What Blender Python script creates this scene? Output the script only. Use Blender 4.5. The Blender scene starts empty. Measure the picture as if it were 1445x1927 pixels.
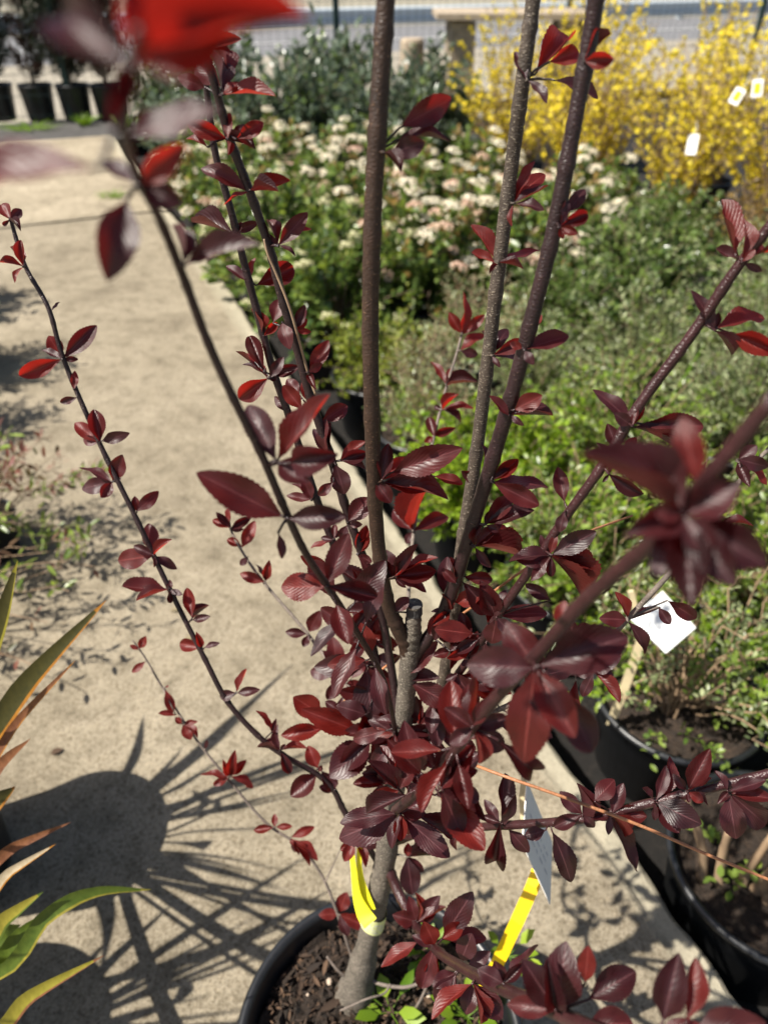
import bpy, math, random
import numpy as np
from mathutils import Vector, Matrix

# ------------------------------------------------------------------ camera, sky, sun, exposure
SC = bpy.context.scene
COL = SC.collection
F_PX, CX, CY = 1400.0, 722.5, 963.5
PITCH = math.radians(37)
CAM = Vector((0, 0, 1.5))
FWD = Vector((0, math.cos(PITCH), -math.sin(PITCH)))
UPV = Vector((0, math.sin(PITCH), math.cos(PITCH)))
RGT = Vector((1, 0, 0))
cd = bpy.data.cameras.new('camera')
cd.sensor_fit = 'VERTICAL'; cd.sensor_height = 24; cd.sensor_width = 18
cd.lens = 24 * F_PX / 1927
cd.clip_start = 0.01; cd.clip_end = 2000
cd.dof.use_dof = True; cd.dof.focus_distance = 0.64; cd.dof.aperture_fstop = 3.4
cam = bpy.data.objects.new('camera', cd); COL.objects.link(cam)
cam.location = CAM; cam.rotation_euler = (math.radians(90) - PITCH, 0, 0)
SC.camera = cam

SUN_EL = math.radians(55)
SUN_TO = Vector((-1, -0.30, 0)).normalized() * math.cos(SUN_EL) + Vector((0, 0, math.sin(SUN_EL)))
w = bpy.data.worlds.new('World'); SC.world = w; w.use_nodes = True
nt = w.node_tree
sky = nt.nodes.new('ShaderNodeTexSky'); sky.sky_type = 'NISHITA'; sky.sun_disc = False
sky.sun_elevation = SUN_EL; sky.sun_rotation = math.atan2(SUN_TO.x, SUN_TO.y)
sky.dust_density = 2.0; sky.ozone_density = 0.6
nt.links.new(sky.outputs[0], nt.nodes['Background'].inputs[0])
nt.nodes['Background'].inputs[1].default_value = 0.055
sl = bpy.data.lights.new('sun', 'SUN'); sl.energy = 5.0; sl.angle = math.radians(0.53); sl.color = (1, 0.94, 0.84)
so = bpy.data.objects.new('sun', sl); COL.objects.link(so); so.location = (-4, -2, 6)
so.rotation_euler = (-SUN_TO).to_track_quat('-Z', 'Y').to_euler()
vs = SC.view_settings
vs.view_transform = 'Standard'; vs.look = 'None'; vs.exposure = 1.0; vs.gamma = 1.0; vs.use_curve_mapping = False
SC.cycles.use_denoising = True
SC.cycles.max_bounces = 8; SC.cycles.transmission_bounces = 4; SC.cycles.transparent_max_bounces = 8
SC.cycles.sample_clamp_indirect = 4.0

def P(px, py, d):                      # photo position + depth along the lens axis -> world point
    return CAM + d * (FWD + ((px - CX) / F_PX) * RGT - ((py - CY) / F_PX) * UPV)
def PZ(px, py, z):                     # photo position on the level z
    r = FWD + ((px - CX) / F_PX) * RGT - ((py - CY) / F_PX) * UPV
    return CAM + r * ((z - CAM.z) / r.z)
def PY(px, py, y):                     # photo position on the upright plane at distance y
    r = FWD + ((px - CX) / F_PX) * RGT - ((py - CY) / F_PX) * UPV
    return CAM + r * (y / r.y)

# ------------------------------------------------------------------ materials
def nodes(m):
    m.use_nodes = True
    return m.node_tree.nodes, m.node_tree.links, m.node_tree.nodes['Principled BSDF']
def setp(b, **k):
    for n, v in k.items():
        b.inputs[n.replace('_', ' ')].default_value = v
def ramp(N, stops):
    r = N.new('ShaderNodeValToRGB'); e = r.color_ramp.elements
    while len(e) < len(stops): e.new(0.5)
    for q, (p, c) in zip(e, stops):
        q.position = p; q.color = (*c, 1)
    return r
def noise(N, L, scale, detail=4, rough=.6, vec=None):
    n = N.new('ShaderNodeTexNoise'); n.inputs['Scale'].default_value = scale
    n.inputs['Detail'].default_value = detail; n.inputs['Roughness'].default_value = rough
    if vec is not None: L.new(vec, n.inputs['Vector'])
    return n
def mixc(N, L, f, a, b, mode='MIX'):
    m = N.new('ShaderNodeMix'); m.data_type = 'RGBA'; m.blend_type = mode
    for s, v in ((m.inputs[0], f), (m.inputs[6], a), (m.inputs[7], b)):
        if hasattr(v, 'is_linked'): L.new(v, s)
        elif isinstance(v, (int, float)): s.default_value = v
        else: s.default_value = (*v, 1)
    return m.outputs[2]
def math_n(N, L, op, a, b=None, c=None):
    m = N.new('ShaderNodeMath'); m.operation = op
    for s, v in zip(m.inputs, (a, b, c)):
        if v is None: continue
        if hasattr(v, 'is_linked'): L.new(v, s)
        else: s.default_value = v
    return m.outputs[0]
def bump(N, L, b, h, strength, dist):
    n = N.new('ShaderNodeBump'); n.inputs['Strength'].default_value = strength; n.inputs['Distance'].default_value = dist
    L.new(h, n.inputs['Height']); L.new(n.outputs[0], b.inputs['Normal'])
def coord(N, which='Object'):
    return N.new('ShaderNodeTexCoord').outputs[which]

def plain(name, c, rough=.6, var=.15, scale=20, bmp=0.0, spec=.5, metal=0.0):
    m = bpy.data.materials.new(name); N, L, b = nodes(m)
    n = noise(N, L, scale, 5, .65, coord(N))
    r = ramp(N, [(.3, tuple(x * (1 - var) for x in c)), (.7, tuple(min(1, x * (1 + var)) for x in c))])
    L.new(n.outputs[0], r.inputs[0]); L.new(r.outputs[0], b.inputs['Base Color'])
    setp(b, Roughness=rough, Specular_IOR_Level=spec, Metallic=metal)
    if bmp: bump(N, L, b, n.outputs[0], .6, bmp)
    return m

def concrete(name, tint=1.0, col=None):
    m = bpy.data.materials.new(name); N, L, b = nodes(m); v = coord(N)
    big = noise(N, L, 2.3, 8, .68, v); mid = noise(N, L, 14, 6, .7, v); fine = noise(N, L, 210, 3, .8, v); spot = noise(N, L, 105, 5, .8, v)
    grit = N.new('ShaderNodeTexVoronoi'); grit.inputs['Scale'].default_value = 170; L.new(v, grit.inputs['Vector'])
    c0 = ramp(N, [(.3, (.215, .182, .133)), (.46, (.315, .272, .20)), (.56, (.36, .312, .233)), (.72, (.42, .365, .275))])
    L.new(big.outputs[0], c0.inputs[0])
    c1 = ramp(N, [(.34, (.58, .57, .55)), (.5, (.93, .93, .93)), (.62, (1, 1, 1)), (.78, (1.0, .97, .92))])
    L.new(mid.outputs[0], c1.inputs[0])
    a = mixc(N, L, .85, c0.outputs[0], c1.outputs[0], 'MULTIPLY')
    g = ramp(N, [(.30, (.5, .49, .47)), (.46, (.9, .9, .9)), (.6, (1, 1, 1)), (1, (1, 1, 1))])
    L.new(fine.outputs[0], g.inputs[0])
    a = mixc(N, L, .8, a, g.outputs[0], 'MULTIPLY')
    sr = ramp(N, [(.34, (.42, .39, .35)), (.47, (.86, .85, .83)), (.56, (1, 1, 1)), (.68, (1.0, .98, .95))]); L.new(spot.outputs[0], sr.inputs[0])
    a = mixc(N, L, .9, a, sr.outputs[0], 'MULTIPLY')
    gp = ramp(N, [(0, (.42, .38, .34)), (.3, (.85, .84, .82)), (.6, (1, 1, 1)), (1, (1.0, .97, .93))])
    L.new(grit.outputs['Color'], gp.inputs[0])
    a = mixc(N, L, .9, a, gp.outputs[0], 'MULTIPLY')
    dp = N.new('ShaderNodeVectorMath'); dp.operation = 'DOT_PRODUCT'; L.new(v, dp.inputs[0]); dp.inputs[1].default_value = (.917, .3988, 0)
    eg = math_n(N, L, 'ADD', math_n(N, L, 'SUBTRACT', dp.outputs['Value'], .8166), math_n(N, L, 'MULTIPLY', mid.outputs[0], .03))   # distance to the trowelled edge
    er = ramp(N, [(0, (0, 0, 0)), (1, (1, 1, 1))]); L.new(math_n(N, L, 'MULTIPLY_ADD', eg, 22.0, 1.9), er.inputs[0])
    a = mixc(N, L, math_n(N, L, 'MULTIPLY', er.outputs[0], .55), a, (.42, .385, .29))
    a = mixc(N, L, 1.0, a, (tint, tint, tint), 'MULTIPLY') if col is None else mixc(N, L, 1.0, a, col, 'MULTIPLY')
    L.new(a, b.inputs['Base Color']); setp(b, Roughness=.92, Specular_IOR_Level=.25)
    s = math_n(N, L, 'ADD', math_n(N, L, 'MULTIPLY', mid.outputs[0], .5), math_n(N, L, 'MULTIPLY', fine.outputs[0], 1.3))
    s = math_n(N, L, 'ADD', s, math_n(N, L, 'MULTIPLY', grit.outputs['Distance'], .35))
    bump(N, L, b, s, .7, .004)
    return m

def soil_mat(name, c=(.034, .021, .013)):
    m = bpy.data.materials.new(name); N, L, b = nodes(m); v = coord(N)
    n = noise(N, L, 45, 8, .75, v); n2 = noise(N, L, 130, 4, .7, v)
    r = ramp(N, [(.3, tuple(x * .35 for x in c)), (.52, c), (.66, tuple(x * 2.6 for x in c)), (.8, tuple(x * 4.5 for x in c))])
    L.new(n.outputs[0], r.inputs[0]); L.new(r.outputs[0], b.inputs['Base Color']); setp(b, Roughness=.95)
    bump(N, L, b, math_n(N, L, 'ADD', n.outputs[0], n2.outputs[0]), 1.0, .012)
    return m

def leaf_mat(name, dark, lite, trans, tw=.3, rough=.45, back=None, vein=None):
    """foliage: colour varies leaf by leaf (attribute rnd) and lets light through"""
    m = bpy.data.materials.new(name); N, L, b = nodes(m)
    at = N.new('ShaderNodeAttribute'); at.attribute_name = 'rnd'
    r = ramp(N, [(0, dark), (1, lite)]); L.new(at.outputs['Fac'], r.inputs[0])
    c = r.outputs[0]
    L.new(c, b.inputs['Base Color']); setp(b, Roughness=rough, Specular_IOR_Level=.5)
    t = N.new('ShaderNodeBsdfTranslucent')
    tc = mixc(N, L, .5, c, trans); L.new(tc, t.inputs[0])
    mx = N.new('ShaderNodeMixShader'); mx.inputs[0].default_value = tw
    L.new(b.outputs[0], mx.inputs[1]); L.new(t.outputs[0], mx.inputs[2])
    L.new(mx.outputs[0], N['Material Output'].inputs[0])
    return m

def plum_leaf_mat(name, dark, lite, trans, tw, under, rough=.42):
    """hero leaf: midrib and side veins from the leaf's own uv, per-leaf colour, paler underside"""
    m = bpy.data.materials.new(name); N, L, b = nodes(m)
    uv = N.new('ShaderNodeUVMap'); sp = N.new('ShaderNodeSeparateXYZ'); L.new(uv.outputs[0], sp.inputs[0])
    t, s = sp.outputs[0], sp.outputs[1]                     # t along, s across (0.5 = midrib)
    a = math_n(N, L, 'ABSOLUTE', math_n(N, L, 'SUBTRACT', s, .5))
    oi = N.new('ShaderNodeObjectInfo')
    r = ramp(N, [(0, dark), (1, lite)]); L.new(oi.outputs['Random'], r.inputs[0])
    n = noise(N, L, 4.5, 6, .68, coord(N)); nr = ramp(N, [(.32, (.50, .48, .52)), (.5, (.9, .9, .9)), (.68, (1.3, 1.12, 1.1))]); L.new(n.outputs[0], nr.inputs[0])
    c = mixc(N, L, .8, r.outputs[0], nr.outputs[0], 'MULTIPLY')
    ph = math_n(N, L, 'SUBTRACT', math_n(N, L, 'MULTIPLY', t, 9.0), math_n(N, L, 'MULTIPLY', a, 9.0))
    vs_ = math_n(N, L, 'ABSOLUTE', math_n(N, L, 'SUBTRACT', math_n(N, L, 'FRACT', ph), .5))
    vmask = math_n(N, L, 'LESS_THAN', vs_, .05)
    rib = math_n(N, L, 'LESS_THAN', a, .028)
    mk = math_n(N, L, 'ADD', math_n(N, L, 'MULTIPLY', vmask, .09), math_n(N, L, 'MULTIPLY', rib, .5))
    c = mixc(N, L, mk, c, tuple(min(1, x * 2.2 + .03) for x in lite))
    g = N.new('ShaderNodeNewGeometry')
    c2 = mixc(N, L, math_n(N, L, 'MULTIPLY', g.outputs['Backfacing'], .75), c, under)
    L.new(c2, b.inputs['Base Color'])
    L.new(math_n(N, L, 'ADD', rough, math_n(N, L, 'MULTIPLY', n.outputs[0], .14)), b.inputs['Roughness'])
    setp(b, Specular_IOR_Level=.5)
    h = math_n(N, L, 'ADD', math_n(N, L, 'MULTIPLY', math_n(N, L, 'MINIMUM', vs_, .3), 1.6), math_n(N, L, 'MULTIPLY', n.outputs[0], .9))
    bump(N, L, b, h, .3, .0011)
    tr = N.new('ShaderNodeBsdfTranslucent'); tr.inputs[0].default_value = (*trans, 1)
    mx = N.new('ShaderNodeMixShader'); mx.inputs[0].default_value = tw
    L.new(b.outputs[0], mx.inputs[1]); L.new(tr.outputs[0], mx.inputs[2]); L.new(mx.outputs[0], N['Material Output'].inputs[0])
    return m

def bark_mat(name, c, lent, amount=.62, rough=.6):
    m = bpy.data.materials.new(name); N, L, b = nodes(m); v = coord(N)
    n = noise(N, L, 60, 6, .65, v)
    mp = N.new('ShaderNodeMapping'); mp.inputs['Scale'].default_value = (1, 1, 2.2); L.new(v, mp.inputs[0])
    d = noise(N, L, 420, 2, .5, mp.outputs[0])
    r = ramp(N, [(.3, tuple(x * .55 for x in c)), (.55, c), (.75, tuple(x * 1.5 for x in c))]); L.new(n.outputs[0], r.inputs[0])
    k = ramp(N, [(amount, (0, 0, 0)), (amount + .06, (1, 1, 1))]); L.new(d.outputs[0], k.inputs[0])
    a = mixc(N, L, k.outputs[0], r.outputs[0], lent)
    L.new(a, b.inputs['Base Color']); setp(b, Roughness=rough, Specular_IOR_Level=.45)
    bump(N, L, b, math_n(N, L, 'ADD', n.outputs[0], d.outputs[0]), .6, .0015)
    return m

M = {}
M['slab'] = concrete('concrete_slab')
M['slab_far'] = concrete('concrete_far', 1.25)
M['bed'] = soil_mat('bed_soil', (.0085, .0065, .005))
M['soil'] = soil_mat('potting_soil')
M['pot'] = plain('black_pot_plastic', (.0095, .0105, .0125), .40, .35, 30, .0006, .6)
M['field'] = plain('dry_verge', (.22, .20, .15), .95, .25, 1.5)
M['gravel'] = plain('yard_gravel', (.25, .225, .18), .95, .22, 9, .01)
M['asphalt'] = plain('asphalt', (.14, .14, .147), .9, .15, 6, .003)
M['strip'] = plain('dark_yard_strip', (.055, .052, .05), .95, .35, 8, .01)
M['white_line'] = plain('road_paint', (.75, .75, .73), .8, .06, 12)
M['galv'] = plain('galvanised_steel', (.50, .56, .60), .45, .1, 6, 0, .5, .2)
M['fence'] = plain('green_coated_steel', (.012, .045, .038), .5, .15, 12)
M['wire'] = plain('wire_coating', (.05, .08, .075), .6, .1, 12)
M['timber'] = plain('weathered_timber', (.36, .29, .21), .9, .3, 16, .003)
M['bamboo'] = plain('pale_wood_stake', (.62, .52, .32), .6, .15, 20)
M['white_card'] = plain('white_label_plastic', (.86, .87, .86), .35, .03, 20)
M['grey_card'] = plain('white_card', (.80, .78, .72), .5, .05, 20)
M['ink'] = plain('faded_ink', (.55, .55, .55), .8, .2, 30)
M['yellow'] = plain('yellow_stake_plastic', (.85, .56, .012), .35, .06, 20)
M['tie'] = plain('yellow_strap', (.83, .80, .02), .4, .05, 20)
M['tie_print'] = plain('pale_strap_end', (.78, .80, .36), .45, .05, 20)
M['chip'] = leaf_mat('bark_chips', (.014, .008, .005), (.11, .062, .034), (.05, .03, .02), .0, .9)
M['perlite'] = plain('pale_pebble', (.42, .33, .25), .8, .2, 40)
M['bark_trunk'] = bark_mat('plum_bark_grey', (.105, .088, .070), (.30, .265, .21), .58, .75)
M['bark_mid'] = bark_mat('plum_bark_mottled', (.060, .044, .033), (.22, .185, .14), .60, .6)
M['bark_brown'] = bark_mat('plum_bark_brown', (.040, .021, .014), (.22, .13, .075), .66, .45)
M['bark_purple'] = bark_mat('plum_bark_purple', (.023, .0105, .0115), (.14, .09, .07), .67, .38)
M['bark_red'] = bark_mat('plum_shoot_red', (.038, .012, .013), (.12, .06, .048), .73, .34)
M['twig_orange'] = bark_mat('orange_twig', (.36, .155, .07), (.16, .09, .06), .68, .5)
M['twig_grey'] = bark_mat('grey_twig', (.15, .12, .10), (.26, .22, .18), .62, .8)
M['stems'] = plain('shrub_twigs', (.16, .115, .075), .8, .3, 40)
M['stems_pale'] = plain('pale_shrub_twigs', (.28, .19, .115), .8, .25, 40)
M['leaf_dark'] = plum_leaf_mat('plum_leaf_purple', (.016, .0038, .0052), (.042, .0080, .0102), (.24, .011, .011), .20, (.060, .017, .019), .35)
M['leaf_mid'] = plum_leaf_mat('plum_leaf_wine', (.027, .0046, .0052), (.062, .0090, .0096), (.36, .014, .012), .26, (.082, .018, .018), .35)
M['leaf_red'] = plum_leaf_mat('plum_leaf_young_red', (.055, .0066, .006), (.11, .0125, .0092), (.56, .022, .013), .34, (.115, .022, .018), .36)
G = dict(
 bright=leaf_mat('foliage_bright', (.10, .20, .010), (.29, .40, .030), (.44, .55, .025), .42),
 yellowg=leaf_mat('foliage_yellow_green', (.10, .14, .012), (.28, .32, .04), (.4, .42, .03), .36),
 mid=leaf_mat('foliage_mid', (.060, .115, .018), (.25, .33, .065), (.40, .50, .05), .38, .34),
 grey=leaf_mat('foliage_grey_green', (.095, .135, .055), (.40, .44, .23), (.42, .48, .14), .36, .34),
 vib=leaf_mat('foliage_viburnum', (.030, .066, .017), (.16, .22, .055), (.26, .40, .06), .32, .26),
 bronze=leaf_mat('foliage_bronze', (.14, .085, .022), (.36, .24, .07), (.35, .2, .04), .3),
 olive=leaf_mat('foliage_olive', (.050, .080, .054), (.20, .25, .18), (.18, .26, .12), .26, .3),
 conifer=leaf_mat('foliage_conifer', (.010, .020, .011), (.035, .052, .026), (.03, .05, .02), .1, .7),
 rusty=leaf_mat('foliage_rusty', (.05, .022, .015), (.12, .055, .035), (.1, .04, .02), .1, .7),
 redgreen=leaf_mat('foliage_red_green', (.05, .075, .025), (.22, .06, .055), (.3, .12, .06), .3),
 dry=leaf_mat('foliage_dry', (.17, .13, .07), (.34, .29, .18), (.3, .25, .12), .25, .8),
 yellow=leaf_mat('petal_yellow', (.66, .50, .006), (.90, .76, .05), (.95, .8, .04), .38, .6),
 bud=leaf_mat('flower_bud', (.36, .34, .17), (.62, .60, .36), (.5, .5, .25), .3, .7),
 white=leaf_mat('petal_cream', (.66, .58, .42), (.86, .82, .68), (.8, .72, .55), .3, .7),
 pink=leaf_mat('petal_pink', (.62, .40, .30), (.84, .68, .52), (.8, .5, .4), .3, .7),
 grass=leaf_mat('foliage_grass', (.08, .16, .012), (.20, .32, .03), (.3, .45, .03), .36),
)

# ------------------------------------------------------------------ mesh helpers
def me_from(name, V, Fc, mat=None, rnd=None, smooth=False):
    me = bpy.data.meshes.new(name)
    V = np.asarray(V, dtype=np.float32)
    if isinstance(Fc, np.ndarray):
        k = Fc.shape[1]; n = len(Fc)
        me.vertices.add(len(V)); me.vertices.foreach_set('co', V.ravel())
        me.loops.add(n * k); me.loops.foreach_set('vertex_index', Fc.astype(np.int32).ravel())
        me.polygons.add(n); me.polygons.foreach_set('loop_start', np.arange(0, n * k, k, dtype=np.int32))
        me.polygons.foreach_set('loop_total', np.full(n, k, dtype=np.int32))
        me.update(calc_edges=True)
    else:
        me.from_pydata([tuple(map(float, v)) for v in V], [], Fc)
    if rnd is not None:
        a = me.attributes.new('rnd', 'FLOAT', 'POINT'); a.data.foreach_set('value', np.asarray(rnd, dtype=np.float32))
    if smooth: me.polygons.foreach_set('use_smooth', np.ones(len(me.polygons), dtype=bool))
    if mat: me.materials.append(mat)
    return me
def obj(name, me, parent=None, loc=None, kind=None, label=None):
    o = bpy.data.objects.new(name, me); COL.objects.link(o)
    if parent: o.parent = parent
    if loc is not None: o.location = loc
    if kind: o['kind'] = kind
    if label: o['label'] = label
    return o
def thing(name, label, cat, loc=(0, 0, 0), rz=0, group=None):
    o = bpy.data.objects.new(name, None); COL.objects.link(o); o.empty_display_size = .1
    o.location = loc; o.rotation_euler = (0, 0, rz); o['label'] = label; o['category'] = cat
    if group: o['group'] = group
    return o
def lathe(prof, seg=40):
    V, Fc = [], []
    for r, z in prof:
        for k in range(seg):
            a = 2 * math.pi * k / seg; V.append((r * math.cos(a), r * math.sin(a), z))
    for i in range(len(prof) - 1):
        for k in range(seg):
            k2 = (k + 1) % seg
            Fc.append((i * seg + k, i * seg + k2, (i + 1) * seg + k2, (i + 1) * seg + k))
    return V, Fc
def box_vf(c, s, rot=None):
    V = []
    for x in (-.5, .5):
        for y in (-.5, .5):
            for z in (-.5, .5):
                p = Vector((x * s[0], y * s[1], z * s[2]))
                if rot is not None: p = rot @ p
                V.append(p + Vector(c))
    return V, [(0, 1, 3, 2), (4, 6, 7, 5), (0, 4, 5, 1), (2, 3, 7, 6), (0, 2, 6, 4), (1, 5, 7, 3)]
class MB:
    def __init__(s): s.V, s.F = [], []
    def add(s, V, Fc):
        o = len(s.V); s.V += [Vector(v) for v in V]; s.F += [tuple(i + o for i in f) for f in Fc]; return s
    def box(s, c, d, rot=None): return s.add(*box_vf(c, d, rot))
    def mesh(s, name, mat, smooth=False, bev=0):
        return me_from(name, s.V, s.F, mat, smooth=smooth)
def catmull(pts, n):
    """pts: arrays (k, m) -> smooth resampled (n, m)"""
    p = np.asarray(pts, float); k = len(p)
    if k == 2: 
        t = np.linspace(0, 1, n)[:, None]; return p[0] * (1 - t) + p[1] * t
    q = np.vstack([2 * p[0] - p[1], p, 2 * p[-1] - p[-2]])
    out = []
    for u in np.linspace(0, k - 1 - 1e-9, n):
        i = int(u); t = u - i; a, b, c, d = q[i], q[i + 1], q[i + 2], q[i + 3]
        out.append(.5 * ((2 * b) + (c - a) * t + (2 * a - 5 * b + 4 * c - d) * t * t + (3 * b - a - 3 * c + d) * t ** 3))
    return np.array(out)
def tube(path, rad, sides=8, caps=True, wob=0, rng=None):
    path = np.asarray(path, float); n = len(path); rad = np.broadcast_to(np.asarray(rad, float), (n,)).copy()
    if wob and rng is not None: rad = rad * (1 + wob * rng.standard_normal(n))
    T = np.gradient(path, axis=0); T /= np.linalg.norm(T, axis=1)[:, None] + 1e-12
    ref = np.array([0, 0, 1.]) if abs(T[0][2]) < .9 else np.array([1., 0, 0])
    N0 = np.cross(T[0], ref); N0 /= np.linalg.norm(N0)
    V = []; 
    for i in range(n):
        N0 = N0 - T[i] * np.dot(N0, T[i]); N0 /= np.linalg.norm(N0) + 1e-12
        B = np.cross(T[i], N0)
        for k in range(sides):
            a = 2 * math.pi * k / sides
            V.append(path[i] + rad[i] * (math.cos(a) * N0 + math.sin(a) * B))
    Fc = []
    for i in range(n - 1):
        for k in range(sides):
            k2 = (k + 1) % sides
            Fc.append((i * sides + k, i * sides + k2, (i + 1) * sides + k2, (i + 1) * sides + k))
    if caps:
        Fc.append(tuple(range(sides - 1, -1, -1))); Fc.append(tuple((n - 1) * sides + k for k in range(sides)))
    return V, Fc
def tubes_quick(paths, r0, r1, sides=4):
    """many thin twigs at once: paths (m, n, 3)"""
    paths = np.asarray(paths); m, n, _ = paths.shape
    T = np.gradient(paths, axis=1); T /= np.linalg.norm(T, axis=2, keepdims=True) + 1e-9
    ref = np.array([.31, .87, .38]); A = np.cross(T, ref); A /= np.linalg.norm(A, axis=2, keepdims=True) + 1e-9
    B = np.cross(T, A); r = np.linspace(r0, r1, n)[None, :, None]
    V = np.stack([paths + r * (math.cos(2 * math.pi * k / sides) * A + math.sin(2 * math.pi * k / sides) * B) for k in range(sides)], 2)
    idx = np.arange(m * n * sides).reshape(m, n, sides)
    a = idx[:, :-1, :]; b = np.roll(a, -1, 2); d = idx[:, 1:, :]; c = np.roll(d, -1, 2)
    return V.reshape(-1, 3), np.stack([a, b, c, d], -1).reshape(-1, 4)
def unit(a): return a / (np.linalg.norm(a, axis=-1, keepdims=True) + 1e-9)
def leaf_cloud(p, d, up, L, W, rnd, fold=.25, rnd_leaf=.5):
    """one 7-vertex folded leaf per row"""
    d = unit(d); s = unit(np.cross(d, up)); n = np.cross(s, d)
    L = np.broadcast_to(L, (len(p),))[:, None]; W = np.broadcast_to(W, (len(p),))[:, None] * .5
    q = [p, p + d * L * .34 - s * W * .92 + n * W * fold, p + d * L * .34 + s * W * .92 + n * W * fold,
         p + d * L * .70 - s * W * .80 + n * W * fold * .5, p + d * L * .70 + s * W * .80 + n * W * fold * .5,
         p + d * L * 1.0 - n * L * .06, p + d * L * .5]
    V = np.stack(q, 1).reshape(-1, 3)
    tri = np.array([[0, 6, 1], [0, 2, 6], [1, 6, 3], [2, 4, 6], [3, 6, 5], [4, 5, 6]])
    Fc = (np.arange(len(p))[:, None, None] * 7 + tri[None]).reshape(-1, 3)
    return V, Fc, np.repeat(rnd, 7)

# ------------------------------------------------------------------ ground, path, road
BED_Z = -0.22
EDGE0 = Vector((.66, .53, 0)); ED = Vector((-.3988, .917, 0)); EN = Vector((.917, .3988, 0))
def ST(s, t, z=0): return EDGE0 + ED * s + EN * t + Vector((0, 0, z))
g = 400
obj('ground', me_from('ground', [(-g, -g, BED_Z - .004), (g, -g, BED_Z - .004), (g, g, BED_Z - .004), (-g, g, BED_Z - .004)], [(0, 1, 2, 3)], M['field']), kind='structure', label='bare ground around the nursery yard')
bedV = [ST(-3, -.05, BED_Z), ST(-3, 9, BED_Z), ST(9.2, 9, BED_Z), ST(9.2, -.05, BED_Z)]
obj('planting_bed', me_from('planting_bed', bedV, [(0, 1, 2, 3)], M['bed']), kind='structure', label='dark soil of the bed below the slab edge')

def slab_mesh(name, s0, s1, wl, mat, seed, z=0.0):
    """thick slab with a worn, slightly wandering right edge"""
    rng = np.random.default_rng(seed); n = int((s1 - s0) / .035)
    wob = np.cumsum(rng.standard_normal(n + 1)) * .0022; wob -= np.linspace(wob[0], wob[-1], n + 1); wob += rng.standard_normal(n + 1) * .0018
    V, Fc = [], []
    prof = [(-wl, 0), (-.075, 0.0), (-.050, -.004), (-.012, -.006), (.0, -.016), (.004, -.05), (.004, BED_Z - .05)]
    for i in range(n + 1):
        s = s0 + (s1 - s0) * i / n
        for j, (t, zz) in enumerate(prof):
            k = 0 if j == 0 else (wob[i] if j > 1 else wob[i] * .4)
            V.append(ST(s, t + k, z + zz + (0 if j < 2 or j > 4 else float(rng.standard_normal()) * .0012)))
    m = len(prof)
    for i in range(n):
        for j in range(m - 1):
            Fc.append((i * m + j, i * m + j + 1, (i + 1) * m + j + 1, (i + 1) * m + j))
    for e in (0, n):
        Fc.append(tuple(e * m + j for j in range(m)) + ()) 
    return me_from(name, V, Fc, mat)
path = bpy.data.objects.new('concrete_path', None); COL.objects.link(path); path['kind'] = 'structure'; path['label'] = 'pale concrete path between the plant rows'
obj('slab', slab_mesh('slab_near', -2.6, 5.55, 6.0, M['slab'], 3), path)
obj('slab', slab_mesh('slab_far', 5.575, 8.55, 9.0, M['slab_far'], 4, .006), path)
def flat(name, pts, z, mat, label):
    o = obj(name, me_from(name, [(p[0], p[1], z) for p in pts], [tuple(range(len(pts)))], mat), kind='structure', label=label); return o
flat('yard_strip', [ST(8.56, -9), ST(8.56, 2.6), ST(9.9, 2.6), ST(9.9, -9)], -.03, M['strip'], 'dark strip of ground under the potted conifers')
FA = math.radians(20); FD = Vector((math.cos(FA), math.sin(FA), 0)); FN = Vector((-math.sin(FA), math.cos(FA), 0))
FP0 = Vector((-3.47, 9.3, 0))
def FX(a, b, z=0): return FP0 + FD * a + FN * b + Vector((0, 0, z))
flat('gravel_verge', [FX(-40, .2), FX(60, .2), FX(60, 4.2), FX(-40, 4.2)], -.10, M['gravel'], 'pale gravel verge behind the fence')
for nm, b0, b1, z0, z1, mt, lb in (('verge_slope', 3.2, 4.2, -.1, .12, 'gravel', 'pale bank rising from the verge to the road'), ('road', 4.2, 9.4, .12, .12, 'asphalt', 'grey asphalt road behind the fence'),
        ('road_marking', 6.1, 6.28, .124, .124, 'white_line', 'white line painted along the road'), ('far_verge', 9.4, 60, .12, .16, 'field', 'dry ground beyond the road')):
    obj(nm, me_from(nm, [FX(-60, b0, z0), FX(80, b0, z0), FX(80, b1, z1), FX(-60, b1, z1)], [(0, 1, 2, 3)], M[mt]), kind='structure', label=lb)

# ------------------------------------------------------------------ fence, guard rail, timber beyond the plants
fence = thing('wire_fence', 'green steel mesh fence behind the row of potted conifers', 'fence', FX(0, 0, 0))
rotF = Matrix.Rotation(FA, 3, 'Z')
post_me = MB().box((0, 0, .9), (.065, .05, 2.1)).box((0, 0, 1.96), (.075, .06, .02)).mesh('fence_post', M['fence'])
for k in range(-1, 6):
    o = obj('fence_post', post_me, fence, FD * 3.1 * k); o.rotation_euler = (0, 0, FA)
wm = MB()
for k in range(-1, 5):
    for z in np.arange(.05, 1.85, .2): wm.box(FD * 3.1 * (k + .5) + Vector((0, 0, float(z))), (3.1, .005, .006), rotF)
for a in np.arange(-3.0, 15.4, .1): wm.box(FD * float(a) + Vector((0, 0, .93)) + FN * .006, (.004, .004, 1.8), rotF)
obj('wire_mesh', wm.mesh('wire_mesh', M['wire']), fence, (0, 0, 0), kind='stuff')

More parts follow.
